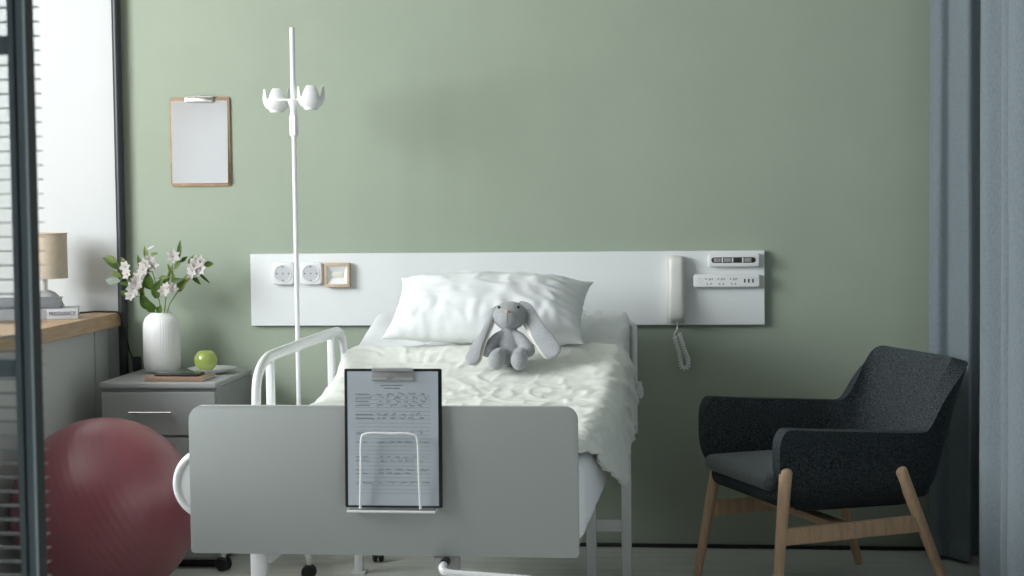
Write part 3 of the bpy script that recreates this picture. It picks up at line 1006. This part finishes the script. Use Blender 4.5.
# mattress under a white sheet
def mattress_bm():
    b = bmesh.new()
    rings = []
    NY, NK = 170, 240
    y0, y1 = -2.068, -.105
    for i in range(NY + 1):
        u = i / NY
        y = y0 + (y1 - y0) * u
        e = min(1., sqrt(max(0., 1 - (max(0., 1 - min(u, 1 - u) / .022)) ** 2)))
        zt = deck(y)
        th = .20
        hw, hh = (BX1 - BX0) / 2 - .028 * (1 - e), th / 2 - .02 * (1 - e)
        cxm, czm = (BX0 + BX1) / 2, zt - th / 2
        ring = []
        for k in range(NK):
            a = 2 * pi * (k + .5) / NK
            c, s = cos(a), sin(a)
            m = max(abs(c), abs(s))
            # rounded box section
            px, pz = c / m * hw, s / m * hh
            rc = .036
            qx, qz = min(max(px, -hw + rc), hw - rc), min(max(pz, -hh + rc), hh - rc)
            d = Vector((px - qx, pz - qz))
            if d.length > 1e-9:
                d = d.normalized() * min(rc, d.length if (abs(px - qx) < 1e-9 or abs(pz - qz) < 1e-9) else rc)
            X, Z = cxm + qx + d.x, czm + qz + d.y
            w = 0
            if y > -.75 and s > 0:
                # diagonal tension folds near the head corner
                q = X * .95 - y * .22
                w = .017 * (abs(sin(q * 62 + 2.2 * nz(X * 4, y * 3))) - .6) * sstep(1.05, 1.2, X) * (.75 + .5 * nz(X * 9, y * 9, 3))
                w += .004 * nz(X * 14, y * 10)
            sd = .004 * nz(y * 7, Z * 9, 5) * (1 if abs(c) > abs(s) else 0)
            ring.append(b.verts.new((X + sd, y, Z + w)))
        rings.append(ring)
    for A, B in zip(rings, rings[1:]):
        for k in range(NK):
            b.faces.new((A[k], A[(k + 1) % NK], B[(k + 1) % NK], B[k]))
    b.faces.new(rings[0])
    b.faces.new(rings[-1])
    return b
single('mattress', mattress_bm(), M['sheet'], 'white sheeted mattress with its head end raised on the hospital bed', 'mattress', (.9, -1.1, .45), angle=60)

# duvet
def duvet_bm():
    b = bmesh.new()
    NU, NV = 190, 170
    Lx, Rx = BX0 - .004, BX1 + .016
    rc = .060
    top_w = (Rx - Lx) - 2 * rc
    arc = rc * pi / 2
    dropL, dropR = .15, .158
    total = dropL + arc + top_w + arc + dropR
    y_head = -.57
    rows = []
    for i in range(NU + 1):
        s = total * i / NU
        row = []
        for j in range(NV + 1):
            v = j / NV
            # foot edge retreats on the right-hand drop
            right = max(0., s - (dropL + arc + top_w + arc * .35)) / (dropR + arc * .65)
            yf = -2.058 + .78 * right ** .9
            yh = y_head + .02 * nz(s * 4, 1.3) + .03 * max(0, right)
            y = yf + (yh - yf) * v
            if s < dropL:
                x, dz, nx, nzv = Lx, -rc - (dropL - s), -1, 0
            elif s < dropL + arc:
                a = (s - dropL) / rc
                x, dz = Lx + rc - rc * cos(a), -rc + rc * sin(a)
                nx, nzv = -cos(a), sin(a)
            elif s < dropL + arc + top_w:
                x, dz, nx, nzv = Lx + rc + (s - dropL - arc), 0, 0, 1
            elif s < dropL + 2 * arc + top_w:
                a = (s - dropL - arc - top_w) / rc
                x, dz = Rx - rc + rc * sin(a), -rc + rc * cos(a)
                nx, nzv = sin(a), cos(a)
            else:
                q = s - (dropL + 2 * arc + top_w)
                x, dz, nx, nzv = Rx + .12 * q, -rc - q, 1, 0
            z = deck(y) + .026 + dz
            # puffiness and creases
            puff = .008 * (nz(x * 3.1, y * 2.3, dz * 3) + .3)
            wx, wy = x + .05 * nz(x * 5, y * 5, 2), y + .05 * nz(x * 5, y * 5, 6)
            w = .011 * max(0, ridge(wx * 3.2 + wy * 1.4, wy * 7 - wx * 2, .7) - .62)
            w += .013 * max(0, ridge(wx * 7 - wy * 4, wy * 8 + wx * 5, 4.) - .68)
            w += .010 * max(0, ridge(wx * 5 + wy * 9, wx * 13 - wy * 6, 8.) - .7)
            w += .0022 * nz(x * 30, y * 34, dz * 30) + .003 * nz(x * 13, y * 17, 3)
            if s > dropL + arc + top_w * .8:
                kk = sstep(dropL + arc + top_w * .8, dropL + 2 * arc + top_w, s)
                q = dz * 1.4 + y * .9
                w += kk * (.016 * max(0, ridge(q * 9 + .8 * nz(y * 4, dz * 4), y * 2.2 - dz * 2, 5) - .3) + .005 * nz(y * 13 + dz * 9, dz * 6, 9))
            if v > .9:
                w += .010 * sstep(.9, .97, v) * (1 - sstep(.985, 1., v))
            d = max(-.006, puff + w)
            if s < dropL:
                d = .5 * d
            if j == NV:
                d = -.012
            row.append(b.verts.new((x + nx * d, y, z + nzv * d)))
        rows.append(row)
    for A, B in zip(rows, rows[1:]):
        for j in range(NV):
            b.faces.new((A[j], A[j + 1], B[j + 1], B[j]))
    bmesh.ops.recalc_face_normals(b, faces=b.faces)
    up = sum(f.normal.z for f in b.faces)
    if up < 0:
        bmesh.ops.reverse_faces(b, faces=b.faces)
    bmesh.ops.solidify(b, geom=b.faces[:], thickness=.010)
    return b
single('duvet', duvet_bm(), M['duvet'], 'pale sage green crumpled duvet spread over the bed', 'duvet', (.9, -1.3, .64), angle=70)

# pillow
def pillow_bm():
    b = bmesh.new()
    N, Mv = 90, 60
    hw, hd, T = .314, .185, .088
    def pt(u, v, side):
        ex = 1 - .045 * (1 - v * v) ** 1.0
        ey = 1 - .085 * (1 - u * u) ** 1.0
        x = hw * u * (ex + .03 * abs(v) ** 6)
        y = hd * v * (ey + .05 * abs(u) ** 6)
        body = max(0., (1 - abs(u) ** 2.6)) ** .55 * max(0., (1 - abs(v) ** 2.4)) ** .6
        z = T * body * (1.15 if side > 0 else .75)
        edge = max(abs(u), abs(v))
        wv = 0
        # creases fanning in from the side edges
        r = .0035 * sin(v * 26 + 3 * nz(u * 3, v * 3)) * sstep(.55, .85, abs(u)) * (1 - sstep(.93, 1, abs(u)))
        r += .0022 * sin(u * 42 + 4 * nz(u * 3, v * 2, 5)) * sstep(.35, .8, -v) * (1 - sstep(.92, 1, -v))
        r += .009 * max(0, ridge(u * 2.6 + v * .8, v * 2.0 - u * .5, 3.3) - .45) + .007 * nz(u * 5, v * 4, 8) + .006 * max(0, ridge(u * 5 + v * 2, v * 3, 7.1) - .5) * sstep(.2, .7, max(abs(u), abs(v)))
        z += r * (1 - edge ** 8)
        z *= side
        x += .004 * nz(v * 9, side)
        y += .004 * nz(u * 9, side + 3)
        return Vector((x, y, z))
    grid = {}
    for side in (1, -1):
        for i in range(N + 1):
            for j in range(Mv + 1):
                u = sin((i / N - .5) * pi) * .55 + (2 * i / N - 1) * .45
                v = sin((j / Mv - .5) * pi) * .55 + (2 * j / Mv - 1) * .45
                rim = i in (0, N) or j in (0, Mv)
                if rim and side == -1:
                    grid[(side, i, j)] = grid[(1, i, j)]
                else:
                    grid[(side, i, j)] = b.verts.new(pt(u, v, side))
    for side in (1, -1):
        for i in range(N):
            for j in range(Mv):
                q = [grid[(side, i, j)], grid[(side, i + 1, j)], grid[(side, i + 1, j + 1)], grid[(side, i, j + 1)]]
                if len(set(q)) == 4:
                    b.faces.new(q if side > 0 else q[::-1])
    return b
pb = pillow_bm()
bmesh.ops.rotate(pb, cent=(0, 0, 0), matrix=Matrix.Rotation(radians(1.5), 3, 'Y') @ Matrix.Rotation(radians(27), 3, 'X'), verts=pb.verts)
bmesh.ops.translate(pb, vec=(.913, -.485, .862), verts=pb.verts)
single('pillow', pb, M['pillow'], 'plump white pillow propped at the head of the bed behind the rabbit', 'pillow', (.885, -.47, .77), angle=180)

# ------------------------------------------------------------------ plush rabbit
rx_, ry_, rz_ = 1.008, -.770, .702
t = thing('plush_rabbit', 'grey plush rabbit with long drooping ears sitting against the white pillow', 'soft toy', (rx_, ry_, rz_), rotz=0)
tilt = Matrix.Rotation(radians(-14), 3, 'X')
def rp_(x, y, z):
    return tilt @ Vector((x, y, z))
b = bmesh.new()
# teardrop torso, head, limbs fused into one body
for i in range(9):
    u = i / 8
    ellipsoid(rp_(0, -.002 + .01 * u, .028 + .085 * u), (.020 + .019 * sin(pi * min(1, u * .85 + .16)) , .031 * (1 - .35 * u), .022), 16, bm=b)
ellipsoid(rp_(0, .008, .163), (.053, .046, .043), 24, bm=b)
ellipsoid(rp_(0, -.022, .148), (.033, .028, .028), 20, bm=b)
ellipsoid(rp_(0, .012, .185), (.042, .036, .026), 20, bm=b)
for s in (-1, 1):
    # arms hanging outwards
    p = smooth_path([rp_(s * .016, .004, .108), rp_(s * .037, -.006, .092), rp_(s * .054, -.018, .068), rp_(s * .063, -.024, .052)], 6)
    for i, q in enumerate(p):
        r = .014 + .0085 * i / (len(p) - 1)
        ellipsoid(q, (r, r, r), 12, bm=b)
    # legs stretched towards the viewer
    p = smooth_path([Vector((.008 + s * .028, .0, .038)), Vector((.008 + s * .032, -.030, .040)), Vector((.008 + s * .034, -.060, .036)), Vector((.008 + s * .035, -.082, .031))], 6)
    for i, q in enumerate(p):
        r = .022 + .0045 * i / (len(p) - 1)
        ellipsoid(q, (r, r * .9, r * 1.12), 12, bm=b)
body = obj('body', fuse(b, .0032, 5), M['plush'], t, world=False, angle=180)
# face
for s in (-1, 1):
    obj('eye', ellipsoid(rp_(s * .030, -.024, .186), (.0042, .003, .0048), 12), M['eye'], body, world=False)
obj('nose', ellipsoid(rp_(-.002, -.0435, .1695), (.0075, .004, .0055), 14), M['nose'], body, world=False, label='peach nose')
obj('mouth_seam', tube([rp_(0, -.0465, .163), rp_(0, -.0502, .153), rp_(0, -.0492, .142), rp_(0, -.043, .130)], .0009, 6), M['thread'], body, world=False)
def ear_bm(path, widths, thick, side_dirs):
    """A long flat soft ear: ellipse sections swept along path, wide axis given per point."""
    b = bmesh.new()
    n = 8
    P = smooth_path(path, n)
    K = len(path) - 1
    rings = []
    for i, p in enumerate(P):
        f = i / n
        k = min(int(f), K - 1)
        fr_ = f - k
        w = widths[k] * (1 - fr_) + widths[k + 1] * fr_
        sd = (Vector(side_dirs[k]) * (1 - fr_) + Vector(side_dirs[k + 1]) * fr_).normalized()
        t_ = (P[min(i + 1, len(P) - 1)] - P[max(i - 1, 0)]).normalized()
        sd = (sd - t_ * sd.dot(t_)).normalized()
        nn = t_.cross(sd)
        e_ = min(1., (len(P) - 1 - i) / (.14 * len(P)))
        w *= sqrt(max(.02, 1 - (1 - e_) ** 2))
        rings.append([b.verts.new(p + sd * (w * cos(2 * pi * q / 20)) + nn * (thick * sin(2 * pi * q / 20) * (.55 + .45 * abs(sin(2 * pi * q / 20))))) for q in range(20)])
    for A, B in zip(rings, rings[1:]):
        for q in range(20):
            b.faces.new((A[q], A[(q + 1) % 20], B[(q + 1) % 20], B[q]))
    b.faces.new(rings[0])
    b.faces.new(rings[-1])
    return b
def both(path, widths, dirs, inner_off):
    e = obj('ear', ear_bm(path, widths, .0065, dirs), M['plush'], body, world=False, angle=180)
    p2 = [Vector(p) + Vector(inner_off) for p in path]
    obj('ear_lining', ear_bm(p2, [w * .97 for w in widths], .0045, dirs), M['plush_inner'], e, world=False, angle=180, label='cream inner side of the ear')
pl = [rp_(-.034, .010, .192), rp_(-.052, .004, .180), rp_(-.060, .0, .152), Vector((-.072, -.010, .112)), Vector((-.092, -.030, .072)), Vector((-.104, -.048, .038)), Vector((-.112, -.058, .016))]
both(pl, [.010, .014, .012, .013, .021, .025, .019], [(1, .2, .2)] + [(.85, -.5, .1)] * 2 + [(.9, -.4, .1)] * 2 + [(1, -.25, .1)] * 2, (.008, .004, -.004))
pr_ = [rp_(.026, .012, .200), rp_(.050, .008, .186), rp_(.070, .002, .152), Vector((.095, -.004, .112)), Vector((.120, -.022, .082)), Vector((.142, -.038, .054)), Vector((.150, -.044, .040))]
both(pr_, [.012, .021, .024, .026, .030, .028, .020], [(1, -.1, .7)] + [(.85, -.15, .5)] * 4 + [(.8, -.1, .6)] * 2, (-.009, .005, -.003))

# ------------------------------------------------------------------ chart clipboard on the footboard
tl = radians(-2.2)
cz0 = .506
cy0 = FY - .0165
t = thing('clipboard', 'black clipboard with a written chart standing in the footboard wire holder', 'clipboard', (.90, cy0, cz0))
cm = Matrix.Rotation(tl, 3, 'X')
def tilted(bm_):
    bmesh.ops.rotate(bm_, cent=(0, 0, 0), matrix=cm, verts=bm_.verts)
    return bm_
ca = Matrix.Rotation(radians(.3), 3, 'Y')
b = prism(rrect(-.1165, 0, .1165, .328, .004), -.002, .002, bev=.0006)
obj('backing_board', tilted(b), M['black_plastic'], t, world=False)
bclip = prism(rrect(-.050, .300, .050, .330, .005), -.0035, -.0065, bev=.0008)
tube([(-.050, -.0055, .303), (.050, -.0055, .303)], .003, 10, bm=bclip)
tube([(-.048, -.008, .327), (.048, -.008, .327)], .0042, 10, bm=bclip)
rod((-.008, -.005, .306), (-.008, -.010, .306), .005, seg=12, bm=bclip)
obj('clip', tilted(bclip), M['silver'], t, world=False, label='silver clip')
t = thing('chart_paper', 'printed form with handwriting held on the black clipboard', 'paper', (.90, cy0, cz0 + .002))
b = box(-.109, -.0030, .003, .108, -.0022, .320)
obj('sheet', tilted(b), M['paper_blue'], t, world=False, smooth=False)
ink = bmesh.new()
rnd = random.Random(3)
def scribble(x0, x1, z, amp, wgt):
    x = x0
    pts = []
    while x < x1:
        pts.append((x, z + amp * rnd.uniform(-1, 1)))
        x += rnd.uniform(.0012, .0026)
    for a, c in zip(pts, pts[1:]):
        d = Vector((c[0] - a[0], c[1] - a[1]))
        n = Vector((-d.y, d.x)).normalized() * wgt
        vs = [ink.verts.new((q[0], -.0033, q[1])) for q in ((a[0] - n.x, a[1] - n.y), (c[0] - n.x, c[1] - n.y), (c[0] + n.x, c[1] + n.y), (a[0] + n.x, a[1] + n.y))]
        ink.faces.new(vs)
for zz, hw in ((.2865, .028), (.2800, .020)):
    scribble(-.002 - hw, -.002 + hw, zz, .0012, .0008)
zrow = .266
for grp in (4, 2, 0, 1, 1, 0, 2, 2, 1):
    if grp:
        for q in range(grp):
            scribble(-.090, -.090 + rnd.uniform(.02, .046), zrow, .0014, .0007)
            x = -.04 + rnd.uniform(0, .01)
            while x < .075:
                w = rnd.uniform(.008, .02)
                scribble(x, min(x + w, .088), zrow + .0008, .0030, .00045)
                x += w + rnd.uniform(.004, .014)
            zrow -= .0088
    zrow -= .013
for k in range(26):
    z_ = .262 - k * .0092
    vs = [ink.verts.new(p) for p in ((-.09, -.00325, z_), (.09, -.00325, z_), (.09, -.00325, z_ + .0004), (-.09, -.00325, z_ + .0004))]
    ink.faces.new(vs)
obj('handwriting', tilted(ink), M['ink'], t, world=False, smooth=False, label='dark lines of writing')

# ------------------------------------------------------------------ armchair
CH = radians(204)
t = thing('armchair', 'charcoal felt armchair with beech legs in front of the curtains', 'chair', (1.965, -.605, 0), rotz=CH)
# plan path of the shell (local: +x forward, +y to the near side)
def shell_path():
    pts = []
    hw, fx, bx, rc = .275, .285, -.285, .15
    n = 14
    for i in range(n + 1):
        pts.append((fx + (bx + rc - fx) * i / n, -hw))
    for i in range(1, 11):
        a = radians(90 * i / 10)
        pts.append((bx + rc - rc * sin(a), -hw + rc - rc * cos(a)))
    m = 10
    for i in range(1, m + 1):
        pts.append((bx, -hw + rc + (2 * hw - 2 * rc) * i / m))
    for i in range(1, 11):
        a = radians(90 * i / 10)
        pts.append((bx + rc - rc * cos(a), hw - rc + rc * sin(a)))
    for i in range(1, n + 1):
        pts.append((bx + rc + (fx - bx - rc) * i / n, hw))
    return pts
SP = shell_path()
b = bmesh.new()
rows = []
NT = 16
NP = len(SP)
for i, (x, y) in enumerate(SP):
    x0, y0 = SP[max(i - 1, 0)]
    x1, y1 = SP[min(i + 1, NP - 1)]
    tx, ty = x1 - x0, y1 - y0
    l = sqrt(tx * tx + ty * ty)
    nx_, ny_ = -(-ty / l) * -1, -(tx / l) * -1
    # outward normal: away from seat centre
    nx_, ny_ = ty / l, -tx / l
    if nx_ * (x - .05) + ny_ * y < 0:
        nx_, ny_ = -nx_, -ny_
    back = 1 - sstep(-.283, -.195, x)          # 1 on the back, 0 along the arms
    ztop = .547 + .172 * back - .020 * y / .3 * (1 - back) + .016 * (x - .05) / .235 * (1 - back)
    if back > .98:
        ztop -= .018 * (abs(y) / .2) ** 3 * 0
    front = sstep(.16, .30, x)
    zbot = .305 + .03 * front
    row = []
    for k in range(NT + 1):
        u = k / NT
        z = zbot + (ztop - zbot) * u
        h = z - .40
        lean = (.22 * back + .05 * (1 - back)) * max(0, h) + .10 * back * max(0, h) ** 2
        tuck = -.075 * (1 - sstep(0, .30, u)) ** 2
        X = x + nx_ * (lean + tuck)
        Y = y + ny_ * (lean * .55 + tuck)
        # arm fronts lean forward-down slightly and round off
        if front > 0:
            X += -.040 * front * (abs(u - .60) / .45) ** 4
        # widen the upper back into wings
        if back > 0:
            Y += (.13 if y > 0 else .22) * back * max(0, h) * (1 if y > 0 else -1) * min(1, abs(y) / .12)
        row.append(b.verts.new((X, Y, z)))
    rows.append(row)
for A, B in zip(rows, rows[1:]):
    for k in range(NT):
        b.faces.new((A[k], A[k + 1], B[k + 1], B[k]))
bmesh.ops.recalc_face_normals(b, faces=b.faces)
def thick(o):
    s = o.modifiers.new('t', 'SOLIDIFY')
    s.thickness = .052
    s.offset = 0
    bv = o.modifiers.new('b', 'BEVEL')
    bv.width = .022
    bv.segments = 3
    bv.limit_method = 'ANGLE'
    bv.angle_limit = radians(60)
    q = o.modifiers.new('s', 'SUBSURF')
    q.levels = 1
b = apply_mods(b, thick)
obj('shell', b, M['chair'], t, world=False, angle=180)
def soft_slab(x0, x1, hw, z0, z1, rc, bulge, n=26, rot=0):
    b = box(x0, -hw, z0, x1, hw, z1, bev=rc, seg=4)
    bmesh.ops.subdivide_edges(b, edges=[e for e in b.edges if e.calc_length() > .1], cuts=8, use_grid_fill=True)
    for v in b.verts:
        u = (v.co.x - (x0 + x1) / 2) / ((x1 - x0) / 2)
        w = v.co.y / hw
        if v.co.z > (z0 + z1) / 2:
            v.co.z += bulge * max(0, 1 - u * u) * max(0, 1 - w * w)
    return b
obj('seat_base', soft_slab(-.25, .275, .245, .305, .375, .03, 0), M['chair'], t, world=False, angle=60)
obj('seat_cushion', soft_slab(-.235, .300, .238, .352, .404, .025, .012), M['cushion'], t, world=False, angle=60, label='slate grey seat cushion')
legs = {}
for nm, fx, sy, top, bot in (('f', 1, 1, (.262, .296, .432), (.300, .300, 0)), ('f', 1, -1, (.215, -.296, .405), (.300, -.285, 0)),
                             ('b', -1, 1, (-.105, .298, .415), (-.285, .285, 0)), ('b', -1, -1, (-.165, -.296, .405), (-.275, -.275, 0))):
    legs[(fx, sy)] = (Vector(top), Vector(bot))
    obj('leg', rod(bot, top, .0135, .0195, seg=20, round_end=True), M['beech'], t, world=False, angle=60)
for sy in (1, -1):
    A = legs[(1, sy)]
    B = legs[(-1, sy)]
    za, zb_ = .215, .235
    def on(L, z):
        return L[1].lerp(L[0], z / .405)
    p, q = on(A, za), on(B, zb_)
    d = (q - p)
    b = bmesh.new()
    n = Vector((0, 1, 0)) * .011
    up = Vector((0, 0, 1)) * .025
    vs = [b.verts.new(pt + sgn * n + su * up) for pt in (p, q) for sgn, su in ((-1, -1), (1, -1), (1, 1), (-1, 1))]
    for k in range(4):
        b.faces.new((vs[k], vs[(k + 1) % 4], vs[4 + (k + 1) % 4], vs[4 + k]))
    b.faces.new(vs[:4])
    b.faces.new(vs[4:])
    bmesh.ops.bevel(b, geom=b.edges[:], offset=.003, segments=2, affect='EDGES')
    st = obj('side_stretcher', b, M['beech'], t, world=False)
    mid = p.lerp(q, .5)
    obj('screw_cap', rod(mid + Vector((0, sy * .010, 0)), mid + Vector((0, sy * .0125, 0)), .006, seg=14), M['silver'], st, world=False)
pa = legs[(1, 1)][1].lerp(legs[(1, 1)][0], .55).lerp(legs[(-1, 1)][1].lerp(legs[(-1, 1)][0], .57), .5)
b = box(pa.x - .024, -.285, .222, pa.x + .024, .285, .246, bev=.003)
obj('cross_stretcher', b, M['beech'], t, world=False)

# ------------------------------------------------------------------ curtains
def curtain(name, label, pts, z0, z1, off):
    P = smooth_path([(p[0], p[1], 0) for p in pts], 10)
    b = bmesh.new()
    rows = []
    NZ = 34
    for i, p in enumerate(P):
        row = []
        for k in range(NZ + 1):
            v = k / NZ
            z = z0 + (z1 - z0) * v
            sway = (1 - v) * .012 * nz(p.x * 6 + off, p.y * 6, v * 1.2) + .006 * nz(p.x * 9, p.y * 9 + off, v * 3)
            row.append(b.verts.new((p.x + sway + .010 * (1 - v) * 0, p.y + sway * .7, z)))
        rows.append(row)
    for A, B in zip(rows, rows[1:]):
        for k in range(NZ):
            b.faces.new((A[k], A[k + 1], B[k + 1], B[k]))
    bmesh.ops.solidify(b, geom=b.faces[:], thickness=.003)
    o = single(name, b, M['curtain'], label, 'curtain', (pts[0][0], pts[0][1], z0), group='curtains on the right', angle=180)
    return o
curtain('curtain', 'blue-grey linen curtain panel in the corner behind the armchair',
        [(2.60, -.035), (2.52, -.04), (2.43, -.035), (2.358, -.06), (2.348, -.115), (2.372, -.15), (2.403, -.152), (2.418, -.18), (2.442, -.235), (2.460, -.245), (2.468, -.21), (2.472, -.12), (2.505, -.075), (2.555, -.10), (2.60, -.16)], .012, 2.70, 0)
curtain('curtain', 'blue-grey linen curtain panel at the right edge in front of the corner one',
        [(2.60, -.72), (2.55, -.80), (2.45, -.865), (2.405, -.905), (2.41, -.965), (2.46, -1.01), (2.51, -1.08), (2.52, -1.17), (2.47, -1.22), (2.415, -1.27), (2.425, -1.31), (2.52, -1.35), (2.56, -1.40), (2.46, -1.44), (2.405, -1.475), (2.42, -1.54), (2.50, -1.62), (2.52, -1.70), (2.43, -1.78), (2.41, -1.84), (2.50, -1.95), (2.52, -2.05), (2.42, -2.15), (2.52, -2.3)], .012, 2.70, 5)

# ------------------------------------------------------------------ light
w = bpy.data.worlds.new('World')
scene.world = w
w.use_nodes = True
bg = w.node_tree.nodes['Background']
bg.inputs[0].default_value = (.80, .90, 1.0, 1)
bg.inputs[1].default_value = .06
def area(name, loc, rot, sx_, sy_, power, col):
    l = bpy.data.lights.new(name, 'AREA')
    l.shape = 'RECTANGLE'
    l.size = sx_
    l.size_y = sy_
    l.energy = power
    l.color = col
    o = bpy.data.objects.new(name, l)
    COL.objects.link(o)
    o.location = loc
    o.rotation_euler = rot
    return o
# daylight entering through the long window in the left wall
area('window_daylight', (XL - .12, (WY0 + WY1) / 2, (WZ0 + WZ1) / 2), (0, radians(-90), 0), WZ1 - WZ0, WY1 - WY0, 236, (.94, .98, 1.0))

# ------------------------------------------------------------------ camera
f_px, ccx, cD, cH, yaw, pitch, roll = 1841.39, 1.706, 6.3624, 1.261, .1217, .0554, -.0114
fwd = Vector((-sin(yaw) * cos(pitch), cos(yaw) * cos(pitch), -sin(pitch)))
r0 = Vector((cos(yaw), sin(yaw), 0))
u0 = r0.cross(fwd)
rt = cos(roll) * r0 + sin(roll) * u0
upv = -sin(roll) * r0 + cos(roll) * u0
cam = bpy.data.cameras.new('camera')
cam.sensor_width = 36
cam.sensor_fit = 'HORIZONTAL'
cam.lens = f_px / 1024 * 36
cam.dof.use_dof = True
cam.dof.focus_distance = 5.6
cam.dof.aperture_fstop = 7.5
co = bpy.data.objects.new('camera', cam)
COL.objects.link(co)
mw = Matrix((( rt.x, upv.x, -fwd.x, ccx), (rt.y, upv.y, -fwd.y, -cD), (rt.z, upv.z, -fwd.z, cH), (0, 0, 0, 1)))
co.matrix_world = mw
scene.camera = co

vs_ = scene.view_settings
vs_.view_transform = 'Standard'
vs_.look = 'None'
vs_.exposure = 0.
vs_.gamma = 1.
vs_.use_curve_mapping = False
